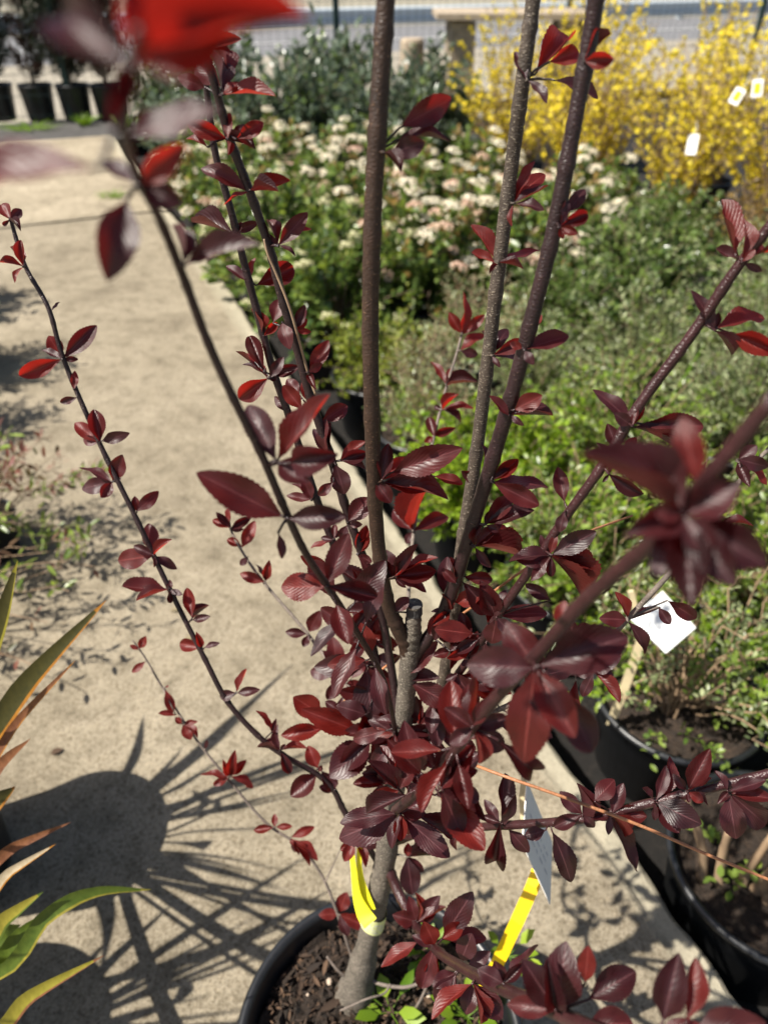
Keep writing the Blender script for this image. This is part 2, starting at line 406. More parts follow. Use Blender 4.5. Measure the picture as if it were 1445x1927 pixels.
rail = thing('guard_rail', 'galvanised steel guard rail along the far side of the road', 'guard rail', FX(0, 8.9, .0))
prof = [(0, .18), (.06, .22), (.06, .28), (0, .33), (.0, .37), (.06, .42), (.06, .48), (0, .52)]
V, Fc = [], []
for a in (-40, 60):
    for (b, z) in prof: V.append(FD * a - FN * b + Vector((0, 0, z)))
for j in range(7): Fc.append((j, j + 1, 8 + j + 1, 8 + j))
obj('rail_beam', me_from('rail_beam', V, Fc, M['galv']), rail)
rp = MB().box((0, 0, .2), (.1, .12, .6)).mesh('rail_post', M['galv'])
for a in range(-12, 30, 3):
    o = obj('rail_post', rp, rail, FD * a + FN * .08); o.rotation_euler = (0, 0, FA)

# weathered timber bench and cut log standing in the bed
tb = PY(862, 200, 7.6); tb.z = BED_Z
bench = thing('timber_stand', 'rough weathered timber stand with a plank top behind the grey shrubs', 'wooden stand', tb)
rng = np.random.default_rng(8)
ztop = PY(862, 30, 7.6).z - BED_Z
for dx, dy in ((0, 0), (1.0, .25), (0, .45), (1.0, .7)):
    obj('leg', MB().box((dx, dy, ztop * .5 - .02), (.21, .12, ztop - .04), Matrix.Rotation(.1, 3, 'Z')).mesh('stand_leg', M['timber']), bench)
for k in range(4):
    obj('plank', MB().box((.45, -.03 + k * .2 , ztop + .001 * k), (1.35, .185, .045), Matrix.Rotation(.02 * k, 3, 'Z')).mesh('stand_plank', M['timber']), bench)
lg = PY(775, 130, 8.2); lg.z = BED_Z
V, Fc = lathe([(.0, 0), (.115, 0), (.11, .4), (.112, .78), (.10, .80), (0, .802)], 18)
zlog = PY(775, 72, 8.2).z - BED_Z
V = [(x * (1 + .06 * math.sin(3 * i)), y, z * zlog / .8) for i, (x, y, z) in enumerate(V)]
o = obj('cut_log', me_from('cut_log', V, Fc, M['timber'], smooth=False), None, lg, label='pale upright cut log standing behind the grey shrubs'); o['category'] = 'log'

# ------------------------------------------------------------------ pots
def pot_profile(R, H):
    return [(0, 0), (R * .72, 0), (R * .78, .012), (R * .93, H * .80), (R * .955, H * .82), (R * .965, H * .93), (R * 1.0, H * .94), (R * 1.02, H * .97), (R * 1.0, H),
            (R * .955, H), (R * .935, H * .96), (R * .90, H * .80), (R * .86, H * .55)]
POT_R, POT_H = .205, .28
V, Fc = lathe(pot_profile(POT_R, POT_H), 48)
POT_ME = me_from('nursery_pot', V, Fc, M['pot'], smooth=True)
def soil_mesh(R, seed, mat, amp=.012, n=20, seg=36):
    rng = np.random.default_rng(seed); V = [(0, 0, 0)]; Fc = []
    for i in range(1, n + 1):
        r = R * i / n
        for k in range(seg):
            a = 2 * math.pi * k / seg
            V.append((r * math.cos(a), r * math.sin(a), float(rng.standard_normal()) * amp * .45 - (amp * 1.2 if i == n else 0)))
    for k in range(seg): Fc.append((0, 1 + k, 1 + (k + 1) % seg))
    for i in range(n - 1):
        for k in range(seg):
            k2 = (k + 1) % seg
            Fc.append((1 + i * seg + k, 1 + (i + 1) * seg + k, 1 + (i + 1) * seg + k2, 1 + i * seg + k2))
    return me_from('soil', V, Fc, mat)
SOIL_ME = soil_mesh(POT_R * .93, 5, M['soil'])

# ------------------------------------------------------------------ shrubs
def bez(rng, n, r, h, cmin, seg=7, base=.05, noise_=.012, tall=.35):
    ph = rng.uniform(0, 2 * math.pi, n); c = rng.uniform(cmin, 1, n); s = np.sqrt(1 - c * c)
    k = rng.uniform(.72, 1.05, n)
    e = np.stack([r * s * np.cos(ph) * k, r * s * np.sin(ph) * k, h * (tall + (1 - tall) * c) * k], 1)
    b = np.stack([base * np.cos(ph) * rng.uniform(0, 1, n), base * np.sin(ph) * rng.uniform(0, 1, n), np.zeros(n)], 1)
    m = b * .6 + e * np.array([.35, .35, .62])
    t = np.linspace(0, 1, seg)[None, :, None]
    p = (1 - t) ** 2 * b[:, None] + 2 * t * (1 - t) * m[:, None] + t * t * e[:, None]
    p[:, 1:] += rng.standard_normal(p[:, 1:].shape) * noise_ * t[:, 1:]
    return p
def along(rng, paths, per, t0=.3):
    m, n, _ = paths.shape; tw = np.repeat(np.arange(m), per); t = rng.uniform(t0, 1, m * per) ** .85
    u = t * (n - 1); i = np.minimum(u.astype(int), n - 2); f = (u - i)[:, None]
    a, b = paths[tw, i], paths[tw, i + 1]
    return a + (b - a) * f, unit(b - a), t
def foliage(rng, paths, per, L, W, t0=.3, along_w=.5, out=.9, upw=.25, jit=.01, lvar=.35):
    p, T, t = along(rng, paths, per, t0)
    R = rng.standard_normal(p.shape); R -= T * np.sum(R * T, 1, keepdims=True); R = unit(R)
    d = unit(T * along_w + R * out + np.array([0, 0, upw]))
    p = p + R * jit * rng.uniform(0, 1, (len(p), 1))
    up = np.array([0, 0, 1.]) + rng.standard_normal(p.shape) * .55
    sc = rng.uniform(1 - lvar, 1 + lvar, len(p))
    return leaf_cloud(p, d, up, L * sc, W * sc, rng.uniform(0, 1, len(p)))
def flower_head(rng, R, n, mat, L=.012):
    c = rng.uniform(.1, 1, n); ph = rng.uniform(0, 6.283, n); s = np.sqrt(1 - c * c)
    d = np.stack([s * np.cos(ph), s * np.sin(ph), c], 1); p = d * np.array([R, R, R * .6]) * rng.uniform(.8, 1.05, (n, 1))
    q = unit(np.cross(d, rng.standard_normal(d.shape)) + d * .5)
    V, Fc, r = leaf_cloud(p, q, d, L, L, rng.uniform(0, 1, n))
    return me_from('flower_head', V, Fc, mat, r)
rngf = np.random.default_rng(77)
HEADS = [flower_head(rngf, .050, 80, G['white'], .017), flower_head(rngf, .040, 60, G['white'], .015),
         flower_head(rngf, .038, 60, G['pink'], .014), flower_head(rngf, .03, 50, G['pink'], .012), flower_head(rngf, .034, 46, G['bud'], .012)]
def fol(name, res, mat): return me_from(name, res[0], res[1], mat, res[2])

CACHE = {}
def shrub_parts(kind, var):
    """-> list of (name, mesh, kind) for one shrub plus places for flower heads"""
    if (kind, var) in CACHE: return CACHE[(kind, var)]
    rng = np.random.default_rng(sum(map(ord, kind)) * 10 + var); out = []; heads = []
    def stems(p, r0, r1, mat='stems', sides=4):
        V, Fc = tubes_quick(p, r0, r1, sides); out.append(('stems', me_from('stems', V, Fc, M[mat]), 'stuff'))
    def leaves(name, mat, *a, **k): out.append((name, fol(name, foliage(rng, *a, **k), G[mat]), 'stuff'))
    if kind == 'bright':
        p = bez(rng, 120, .33, .32, -.35, 6, .12, .015, .22); stems(p, .0025, .001)
        leaves('leaves', 'bright', p, 40, .023, .0155, .2); leaves('dry_leaves', 'yellowg', p[:30], 12, .02, .013, .3)
    elif kind == 'yellowg':
        p = bez(rng, 100, .29, .38, -.2, 6, .1, .02, .2); stems(p, .0025, .001)
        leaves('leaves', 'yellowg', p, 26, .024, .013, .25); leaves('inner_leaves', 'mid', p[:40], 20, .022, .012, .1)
    elif kind == 'twiggy':
        p = bez(rng, 42, .34, .50, .0, 9, .07, .022, .2); stems(p, .0040, .0012, 'stems_pale', 5)
        q = bez(rng, 60, .32, .34, .0, 7, .16, .02, .15)
        leaves('leaves', 'grey', p, 26, .016, .008, .35); leaves('low_leaves', 'bright', q[:22], 16, .017, .012, .3)
        leaves('inner_leaves', 'mid', q, 22, .017, .009, .3)
    elif kind == 'stools':
        p = bez(rng, 7, .17, .34, .35, 9, .1, .012, .3); stems(p, .0125, .0055, 'stems_pale', 8)
        q = p[:, 5:, :]; leaves('leaves', 'grey', q, 34, .026, .014, .3, out=1.0)
        leaves('low_leaves', 'mid', bez(rng, 14, .17, .12, .1, 5, .12), 14, .02, .012, .3)
    elif kind == 'grey':
        p = bez(rng, 120, .34, .48, -.1, 7, .09, .02, .22); stems(p, .0026, .001, 'stems')
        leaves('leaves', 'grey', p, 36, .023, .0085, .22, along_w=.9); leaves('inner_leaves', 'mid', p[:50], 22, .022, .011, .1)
    elif kind == 'dry':
        p = bez(rng, 110, .30, .50, .0, 8, .09, .025, .22); stems(p, .0026, .0011, 'stems_pale')
        leaves('leaves', 'grey', p, 17, .020, .008, .3); leaves('dry_leaves', 'dry', p[:45], 14, .02, .006, .3)
        leaves('low_leaves', 'mid', bez(rng, 50, .25, .26, .05, 6, .1), 16, .022, .012, .3)
    elif kind == 'mixed':
        p = bez(rng, 120, .36, .44, -.2, 7, .12, .022, .2); stems(p, .0026, .0011, 'stems_pale')
        leaves('leaves', 'mid', p, 26, .024, .013, .2); leaves('pale_leaves', 'grey', p[:50], 18, .022, .010, .3)
        leaves('new_leaves', 'bright', p[50:80], 16, .022, .013, .4)
    elif kind in ('vibwhite', 'vibpink', 'vibbud'):
        p = bez(rng, 110, .44, .56, -.2, 7, .08, .02, .22); stems(p, .0035, .0015)
        leaves('leaves', 'vib', p, 22, .050, .027, .25); leaves('outer_leaves', 'mid', p[:60], 9, .046, .025, .7)
        if kind != 'vibbud': leaves('bronze_leaves', 'bronze', p[40:], 10, .034, .015, .86, upw=.6)
        else: leaves('flower_buds', 'yellowg', p, 15, .012, .010, .86, jit=.03)
        idx = rng.permutation(len(p))[:52]
        heads = [(p[i, -1] * 1.03, {'vibwhite': (0, 1, 0, 1, 2), 'vibpink': (2, 0, 3, 2, 1), 'vibbud': (4, 4, 4, 4, 4)}[kind][k % 5]) for k, i in enumerate(idx) if p[i, -1, 2] > .14]
    elif kind == 'dark':
        p = bez(rng, 110, .40, .54, -.15, 7, .08, .02, .22); stems(p, .003, .0014)
        leaves('leaves', 'vib', p, 30, .036, .019, .2); leaves('outer_leaves', 'grey', p[:45], 12, .032, .016, .6)
    elif kind == 'olive':
        p = bez(rng, 95, .56, 1.08, .1, 8, .12, .03, .2); stems(p, .005, .002)
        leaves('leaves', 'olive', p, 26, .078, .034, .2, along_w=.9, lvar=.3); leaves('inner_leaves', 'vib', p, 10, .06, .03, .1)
    elif kind == 'forsythia':
        p = bez(rng, 84, .62, 1.42, .25, 10, .12, .04, .25); stems(p, .0055, .0018, 'stems_pale', 5)
        q = p.copy(); 
        pt, T, t = along(rng, p, 21, .16); keep = rng.uniform(0, 1, len(pt)) < .80; pt, T = pt[keep], T[keep]
        V, Fc, R = [], [], []; ax = unit(rng.standard_normal(pt.shape) + np.array([0, -.3, .2])); a = unit(np.cross(ax, T)); b = np.cross(ax, a)
        for k in range(4):
            an = k * math.pi / 2; d = a * math.cos(an) + b * math.sin(an) + ax * .45
            v, f_, r = leaf_cloud(pt + ax * .008, d, ax, .024, .014, rng.uniform(0, 1, len(pt)))
            Fc.append(f_ + sum(len(x) for x in V)); V.append(v); R.append(r)
        out.append(('flowers', me_from('flowers', np.vstack(V), np.vstack(Fc), G['yellow'], np.concatenate(R)), 'stuff'))
        leaves('leaves', 'dry', p, 12, .026, .008, .1); leaves('low_leaves', 'dry', p[:30], 6, .03, .009, .1)
    CACHE[(kind, var)] = (out, heads)
    return CACHE[(kind, var)]

def shrub(kind, x, y, sc, rz, label, name, cat='shrub', group=None, pot=True, base=BED_Z, var=0, sx=None):
    t = thing(name, label, cat, (x, y, base), 0, group)
    if pot:
        obj('pot', POT_ME, t); obj('soil', SOIL_ME, t, (0, 0, POT_H - .035))
    parts, heads = shrub_parts(kind, var)
    z0 = POT_H - .035 if pot else 0
    for n, me, k in parts:
        o = obj(n, me, t, (0, 0, z0), kind=k); o.scale = (sc, sc, sc); o.rotation_euler = (0, 0, rz)
    rot = Matrix.Rotation(rz, 3, 'Z')
    for (p, hi) in heads:
        o = obj('flower_head', HEADS[hi], t, rot @ (Vector(p) * sc) + Vector((0, 0, z0))); o.scale = (sc, sc, sc)
        o.rotation_euler = (p[1] * -.9, p[0] * .9, hi)
    return t

GB = 'potted shrubs in the bed beside the path'
SH = [
 ('stools', .777, .762, 1.0, .4, 'black pot of cut-back tan stems with new grey-green shoots beside the slab edge', 'potted_shrub'),
 ('twiggy', .72, 1.186, 1.0, 1.0, 'twiggy sparse shrub in a black pot marked by the white label on a stake', 'potted_shrub'),
 ('bright', 1.16, 1.02, 1.0, 0, 'bright green small-leaved mound behind the pot of cut-back tan stems', 'potted_shrub'),
 ('mixed', .56, 1.62, .95, 2, 'leafy mixed green shrub at the slab edge just beyond the white-labelled twiggy one', 'potted_shrub'),
 ('bright', .345, 2.03, 1.08, 1.3, 'lush bright yellow-green mound at the slab edge seen between the plum stems', 'potted_shrub'),
 ('dry', .165, 2.47, .85, 0, 'dry twiggy shrub at the slab edge beyond the lush bright mound', 'potted_shrub'),
 ('yellowg', -.02, 2.90, .9, 2, 'small yellow-green shrub at the slab edge just before the tall dark budded one', 'potted_shrub'),
 ('vibbud', -.25, 3.42, 1.0, 0, 'dense dark shrub covered in pale flower buds with its black pot at the slab edge', 'flowering_shrub'),
 ('vibbud', -.60, 4.22, 1.05, 2.2, 'dark budded shrub second along the slab edge, behind the first budded one', 'flowering_shrub'),
 ('vibpink', -.95, 5.05, 1.0, 1, 'pink and cream flowering shrub at the slab edge near the joint of the path', 'flowering_shrub'),
 ('vibwhite', -1.31, 5.9, .9, 2, 'white flowering shrub at the slab edge in front of the grey-leaved shrubs', 'flowering_shrub'),
 ('olive', -1.66, 6.8, .66, 0, 'low grey-leaved shrub at the slab edge nearest to the path', 'shrub'),
 ('olive', -2.0, 7.75, .80, 2, 'grey-leaved shrub at the far end of the slab edge by the potted conifers', 'shrub'),
 ('mixed', 1.03, 1.62, 1.0, 0, 'loose green and grey shrub behind the white label on its stake', 'potted_shrub'),
 ('mixed', .80, 2.22, 1.0, 1.9, 'loose green shrub with bright new shoots behind the leafy mixed green one', 'potted_shrub'),
 ('grey', .60, 2.68, .85, 0, 'fine grey-green shrub behind the lush bright mound', 'potted_shrub'),
 ('dry', .42, 3.12, .9, 1.5, 'dry twiggy grey shrub in front of the pink flowering ones', 'potted_shrub'),
 ('vibpink', .17, 3.72, .98, .6, 'pink flowering shrub nearest to the camera, seen just past the main plum stem', 'flowering_shrub'),
 ('vibpink', -.15, 4.5, 1.0, 2.6, 'pink and cream flowering shrub in the second row behind the budded ones', 'flowering_shrub'),
 ('vibwhite', -.52, 5.3, 1.0, 1.2, 'white flowering shrub in the second row at middle distance', 'flowering_shrub'),
 ('vibwhite', -.92, 6.15, .98, 3, 'bronze-tipped white flowering shrub in front of the grey-leaved bank', 'flowering_shrub'),
 ('olive', -1.25, 7.0, .84, 1, 'broad grey-leaved shrub behind the bronze-tipped white flowering one', 'shrub'),
 ('olive', -1.55, 7.95, 1.0, 3, 'tall grey-leaved shrub in the back row close to the fence', 'shrub'),
 ('grey', 1.30, 2.38, 1.0, 1, 'grey-green fine-leaved shrub behind the white-labelled pot, third row', 'potted_shrub'),
 ('grey', 1.07, 2.88, 1.0, 2.3, 'silvery fine-leaved shrub in front of the dark evergreen ones', 'potted_shrub'),
 ('dark', .86, 3.34, .9, 0, 'dark evergreen shrub between the silvery shrub and the pink flowers', 'shrub'),
 ('vibpink', .58, 3.98, 1.0, 1.7, 'cream and pink flowering shrub behind the twin plum stems', 'flowering_shrub'),
 ('vibwhite', .24, 4.85, 1.0, .3, 'white flowering shrub in the third row behind the pink ones', 'flowering_shrub'),
 ('vibwhite', -.16, 5.72, 1.0, 2.0, 'white flowering shrub in the third row close to the grey-leaved bank', 'flowering_shrub'),
 ('olive', -.62, 6.9, .88, 2, 'grey-leaved shrub in the middle of the grey-leaved bank', 'shrub'),
 ('grey', 1.58, 3.02, 1.05, .5, 'soft grey-green shrub below the bronze shrub at the edge of view', 'potted_shrub'),
 ('dark', 1.26, 3.62, 1.05, 2, 'dark dense evergreen shrub below the white flowers and forsythia', 'shrub'),
 ('vibwhite', .95, 4.45, 1.0, 2.8, 'white flowering shrub just in front of the yellow forsythia', 'flowering_shrub'),
 ('vibwhite', .56, 5.35, 1.0, 1.1, 'bronze-tipped white flowering shrub beside the first forsythia', 'flowering_shrub'),
 ('olive', .02, 6.6, .88, .8, 'grey-leaved shrub in front of the pale cut log', 'shrub'),
 ('olive', -.45, 7.8, 1.0, 2.4, 'tall grey-leaved shrub in the back row in front of the fence post', 'shrub'),
 ('olive', .45, 7.2, .86, 1.9, 'grey-leaved shrub beside the weathered timber stand', 'shrub'),
 ('grey', 1.98, 3.68, 1.1, 1.6, 'grey shrub at the edge of view below the forsythia', 'shrub'),
 ('dark', 1.62, 4.30, .95, .9, 'dark evergreen shrub directly under the forsythia branches', 'shrub'),
 ('vibwhite', 1.28, 4.95, .95, 2.1, 'white flowering shrub tucked under the middle forsythia', 'flowering_shrub'),
]
NV = {}
for row in SH:
    kind, x, y, sc, rz, label, name = row
    NV[kind] = NV.get(kind, -1) + 1
    cat = {'flowering_shrub': 'flowering shrub', 'potted_shrub': 'potted plant'}.get(name, 'shrub')
    shrub(kind, x, y, sc, rz, label, name, cat, GB, True, BED_Z, NV[kind] % 3)
for k, (x, y, sc, rz, label) in enumerate([
 (.98, 6.35, .95, 0, 'yellow forsythia next to the timber stand, first of the forsythias'),
 (1.42, 5.75, .93, 1, 'full yellow forsythia behind the leaning plum stem'),
 (1.95, 5.30, .95, 2, 'yellow forsythia in the front of the clump, above the grey shrubs'),
 (2.50, 4.95, .93, 3, 'thin yellow forsythia hung with white and yellow labels at the edge of view'),
 (1.70, 6.75, 1.0, 4, 'tall yellow forsythia in the back of the clump by the fence'),
 (2.55, 6.3, 1.0, 5, 'tall yellow forsythia in the back of the clump at the edge of view')]):
    shrub('forsythia', x, y, sc, rz, label, 'forsythia', 'forsythia', 'yellow forsythias in the bed', True, BED_Z, k % 3)
# orange-bronze shrub at the right
t = thing('bronze_shrub', 'orange-bronze twiggy shrub under the forsythia at the edge of view', 'shrub', (2.05, 4.15, BED_Z), 0)
obj('pot', POT_ME, t); obj('soil', SOIL_ME, t, (0, 0, POT_H - .035))
rng = np.random.default_rng(31); p = bez(rng, 70, .3, .6, .1, 7, .08, .03)
V, Fc = tubes_quick(p, .003, .0012); obj('stems', me_from('stems', V, Fc, M['stems']), t, (0, 0, .24), kind='stuff')
obj('leaves', fol('leaves', foliage(rng, p, 20, .028, .012, .25), G['bronze']), t, (0, 0, .24), kind='stuff')

# thick cut-back stems rising from the pot beside the slab edge
cb = [o for o in COL.objects if str(o.get('label', '')).startswith('black pot of cut-back')][0]
for k, pts in enumerate([[(1318, 1655, .015), (1322, 1610, .09), (1306, 1540, .20), (1290, 1500, .27)], [(1350, 1668, .015), (1358, 1610, .10), (1372, 1560, .20)], [(1392, 1675, .015), (1405, 1640, .07), (1440, 1590, .17), (1460, 1560, .22)], [(1440, 1700, .015), (1450, 1650, .10), (1470, 1600, .2)]]):
    q = catmull([tuple(PZ(*p)) for p in pts], 14); V, Fc = tube(q, np.linspace(.0105, .006, 14), 9, True, .06, rng)
    obj('stem', me_from('stem', V, Fc, M['stems_pale'], smooth=True), cb, -cb.location)
# bright grass blades standing among the shrubs
def tuft(name, label, loc, h, n, spread, seed, lean=(0, 0), wd=.008, mat='grass'):
    rng = np.random.default_rng(seed); t = thing(name, label, 'grass', loc)
    p = bez(rng, n, spread, h, .2, 6, spread * .25, .004, .5); p[:, :, 0] += np.linspace(0, 1, 6) ** 2 * lean[0]; p[:, :, 1] += np.linspace(0, 1, 6) ** 2 * lean[1]
    T = np.gradient(p, axis=1); side = unit(np.cross(T, np.array([0, 0, 1.]) + rng.standard_normal((n, 1, 3)) * .3))
    wv = (np.array([.7, 1, 1, .8, .5, .05]) * wd)[None, :, None]
    V = np.stack([p - side * wv, p + side * wv], 2).reshape(-1, 3); I = np.arange(n * 12).reshape(n, 6, 2)
    Fc = np.stack([I[:, :-1, 0], I[:, :-1, 1], I[:, 1:, 1], I[:, 1:, 0]], -1).reshape(-1, 4)
    obj('blades', me_from('blades', V, Fc, G[mat], np.repeat(rng.uniform(0, 1, n), 12)), t, kind='stuff'); return t
q = PZ(1090, 800, .1); tuft('grass_tuft', 'tall bright green grass blades among the grey shrubs', (q.x, q.y, BED_Z), .62, 22, .2, 1, wd=.007)
q = PZ(1265, 760, .1); tuft('grass_tuft', 'arching bright grass blades behind the sloping plum stem', (q.x, q.y, BED_Z), .70, 9, .16, 2, (.12, 0), wd=.007)
q = PZ(160, 236, -.03); tuft('grass_tuft', 'small green grass tuft in front of the dark conifer pots', (q.x, q.y, -.03), .13, 60, .22, 3)
q = PZ(60, 243, -.03); tuft('grass_tuft', 'low thin grass along the strip before the leftmost conifer pot', (q.x, q.y, -.03), .07, 60, .5, 4, wd=.006)
q = PZ(235, 240, -.03); tuft('grass_tuft', 'green grass tuft beside the conifer pot closest to the shrubs', (q.x, q.y, -.03), .15, 40, .2, 5)
q = PZ(212, 372, .0); tuft('grass_tuft', 'little grass tuft growing in the joint of the path', (q.x, q.y, -.01), .06, 50, .18, 6, wd=.005)

# ------------------------------------------------------------------ conifers in pots by the fence
V, Fc = lathe(pot_profile(.185, .36), 32); TPOT = me_from('conifer_pot', V, Fc, M['pot'], smooth=True)
TSOIL = soil_mesh(.165, 9, M['soil'])
def conifer(px, mat, label, seed, dens, rad, h=2.0):
    rng = np.random.default_rng(seed); b = PZ(px, 226, -.03); t = thing('potted_conifer', label, 'potted tree', b, 0, 'potted conifers by the fence')
    obj('pot', TPOT, t); obj('soil', TSOIL, t, (0, 0, .33))
    z = np.linspace(.33, h, 12); tr = np.stack([.015 * np.sin(z * 5 + seed), .015 * np.cos(z * 4), z], 1)
    V, Fc = tube(tr, np.linspace(.016, .005, 12), 8); obj('trunk', me_from('trunk', V, Fc, M['stems']), t)
    n = int(dens); zz = rng.uniform(.40, h, n) ** 1.15; ph = rng.uniform(0, 6.283, n); r = rad * (1.1 - .6 * zz / h) * rng.uniform(.5, 1, n)
    b0 = np.stack([.0 * zz, .0 * zz, zz], 1); e = np.stack([r * np.cos(ph), r * np.sin(ph), zz + r * .9], 1)
    tt = np.linspace(0, 1, 5)[None, :, None]; p = b0[:, None] * (1 - tt) + e[:, None] * tt
    V, Fc = tubes_quick(p, .003, .001); obj('branches', me_from('branches', V, Fc, M['stems']), t, kind='stuff')
    obj('crown', fol('crown', foliage(rng, p, 26, .070, .014, .10, along_w=.8, upw=.4), G[mat]), t, kind='stuff')
conifer(8, 'conifer', 'dark green conifer in the leftmost of the four black pots', 1, 520, .40)
conifer(82, 'rusty', 'thin rusty-brown conifer in the second black pot from the left', 2, 130, .24)
conifer(150, 'conifer', 'dark green conifer in a black pot just beyond the fence post', 3, 520, .42)
conifer(213, 'rusty', 'brown-leaved bushy conifer in the black pot closest to the grey shrubs', 4, 460, .46)

# ------------------------------------------------------------------ plant labels
def card(name, c, mat, th=.0012):
    """flat plastic card through four corner points, with thickness"""
    c = [Vector(p) for p in c]; n = (c[1] - c[0]).cross(c[3] - c[0]).normalized() * th
    V = c + [p + n for p in c]
    return me_from(name, V, [(0, 1, 2, 3), (7, 6, 5, 4), (0, 4, 5, 1), (1, 5, 6, 2), (2, 6, 7, 3), (3, 7, 4, 0)], mat), n.normalized()
def strip(name, pts, wid, th, mat):
    """flat lath along pts"""
    pts = [Vector(p) for p in pts]; V, Fc = [], []
    for i, p in enumerate(pts):
        T = (pts[min(i + 1, len(pts) - 1)] - pts[max(i - 1, 0)]).normalized(); s = T.cross(CAM - p).normalized(); n = s.cross(T)
        for a, b in ((-1, -1), (1, -1), (1, 1), (-1, 1)): V.append(p + s * a * wid / 2 + n * b * th / 2)
    k = len(pts)
    for i in range(k - 1):
        for j in range(4): Fc.append((i * 4 + j, i * 4 + (j + 1) % 4, i * 4 + 4 + (j + 1) % 4, i * 4 + 4 + j))
    Fc += [(3, 2, 1, 0), tuple((k - 1) * 4 + j for j in range(4))]
    return me_from(name, V, Fc, mat)
def scribble(parent, c, n, rows, seed, mat, span=(.15, .85)):
    rng = random.Random(seed); V, Fc = [], []; c = [Vector(p) for p in c]
    at = lambda u, v: (c[0] * (1 - u) + c[1] * u) * (1 - v) + (c[3] * (1 - u) + c[2] * u) * v
    for r in range(rows):
        v = span[0] + (span[1] - span[0]) * r / max(1, rows - 1); u = .15
        while u < .8:
            l = rng.uniform(.04, .12); o = len(V)
            for (a, b) in ((u, v), (u + l, v), (u + l, v + .035), (u, v + .035)): V.append(at(a, b + rng.uniform(-.01, .01)) + n * .002)
            Fc.append((o, o + 1, o + 2, o + 3)); u += l + rng.uniform(.03, .08)
    obj('writing', me_from('writing', V, Fc, mat), parent)

b0 = PZ(1148, 1364, .02)
t = thing('plant_label', 'white plastic label on a pale wooden stake in the twiggy shrub pot', 'plant label', b0)
Z = lambda me: obj(me.name, me, t, -b0)
Z(strip('stake', [b0, P(1176, 1290, 1.68), P(1206, 1206, 1.58), P(1213, 1180, 1.55)], .020, .007, M['bamboo']))
Z(strip('stake_top', [P(1200, 1165, 1.56), P(1186, 1112, 1.53)], .012, .006, M['bamboo']))
cc = [P(1184, 1163, 1.49), P(1246, 1112, 1.50), P(1309, 1181, 1.50), P(1252, 1230, 1.49)]
me, n = card('card', cc, M['white_card']); n = n if n.dot(CAM - cc[0]) > 0 else -n
Z(me)
for k, (px, py, y, w_, h_, col, lab) in enumerate([
 (1386, 181, 4.75, .055, .085, 'white_card', 'white label with a yellow picture hanging in the forsythia, the lower of two'),
 (1424, 166, 4.72, .055, .085, 'yellow', 'yellow and white label in the forsythia at the edge of view'),
 (1302, 272, 4.9, .06, .11, 'white_card', 'plain white label hanging low in the forsythia')]):
    c0 = PY(px, py, y); t = thing('hanging_label', lab, 'plant label', c0, 0, 'labels in the forsythia')
    a = (-.35, .2, .1)[k]; u = Vector((math.cos(a), -.55, math.sin(a))).normalized(); v = Vector((-math.sin(a), .35, math.cos(a))); v = (v - u * v.dot(u)).normalized()
    c4 = [u * (-w_ / 2) + v * (-h_ / 2), u * (w_ / 2) + v * (-h_ / 2), u * (w_ / 2) + v * (h_ / 2), u * (-w_ / 2) + v * (h_ / 2)]
    me, n = card('card', c4, M['white_card']); obj('card', me, t)
    if n.y > 0: n = -n
    if k < 2: obj('picture', card('picture', [q * .62 + n * .003 for q in c4], M['yellow'])[0], t)
    V, Fc = tube([v * (h_ / 2), v * (h_ / 2 + .03) + u * .01, v * (h_ / 2 + .07)], .0015, 5); obj('loop', me_from('loop', V, Fc, M['white_card']), t)
# ------------------------------------------------------------------ left row: phormium and sprawling shrubs
def blade_mesh(pts, wid, mat, rnd, edge_mat=None, fold=.25, twist=0.0):
    """strap leaf: folded ribbon along pts; second material on one margin"""
    n = 22; p = catmull([tuple(q) for q in pts], n); T = unit(np.gradient(p, axis=0))
    side = unit(np.cross(T, np.array([.25, -.75, .6]))); nn = np.cross(side, T)
    t = np.linspace(0, 1, n); w_ = wid * .5 * np.clip(np.minimum(.55 + t * 1.2, 1) * np.minimum(1, (1 - t) * 2.6) ** .8, .02, 1)
    ang = twist * t; sd = side * np.cos(ang)[:, None] + nn * np.sin(ang)[:, None]; n2 = np.cross(sd, T)
    cols = [-1, -.72, 0, .72, 1]
    V = np.stack([p + sd * (w_ * c)[:, None] + n2 * (w_ * abs(c) * fold)[:, None] for c in cols], 1).reshape(-1, 3)
    Fc, mi = [], []
    for i in range(n - 1):
        for j in range(4):
            Fc.append((i * 5 + j, i * 5 + j + 1, (i + 1) * 5 + j + 1, (i + 1) * 5 + j)); mi.append(1 if (j == 3 or i > n - 3) and edge_mat else 0)
    me = me_from('blade', V, Fc, mat, np.full(len(V), rnd), smooth=True)
    if edge_mat: me.materials.append(edge_mat); me.polygons.foreach_set('material_index', mi)
    return me
def strap(name, a, b, tr, tw=.35):
    m = bpy.data.materials.new(name); N, L, bs = nodes(m); v = coord(N)
    mp = N.new('ShaderNodeMapping'); mp.inputs['Scale'].default_value = (60, 60, 6); L.new(v, mp.inputs[0])
    n = noise(N, L, 3, 5, .6, mp.outputs[0]); r = ramp(N, [(.3, a), (.7, b)]); L.new(n.outputs[0], r.inputs[0]); L.new(r.outputs[0], bs.inputs['Base Color'])
    setp(bs, Roughness=.45); t = N.new('ShaderNodeBsdfTranslucent'); t.inputs[0].default_value = (*tr, 1)
    mx = N.new('ShaderNodeMixShader'); mx.inputs[0].default_value = tw; L.new(bs.outputs[0], mx.inputs[1]); L.new(t.outputs[0], mx.inputs[2]); L.new(mx.outputs[0], N['Material Output'].inputs[0])
    return m
S_OL = strap('strap_olive', (.038, .038, .009), (.070, .062, .014), (.10, .08, .008))
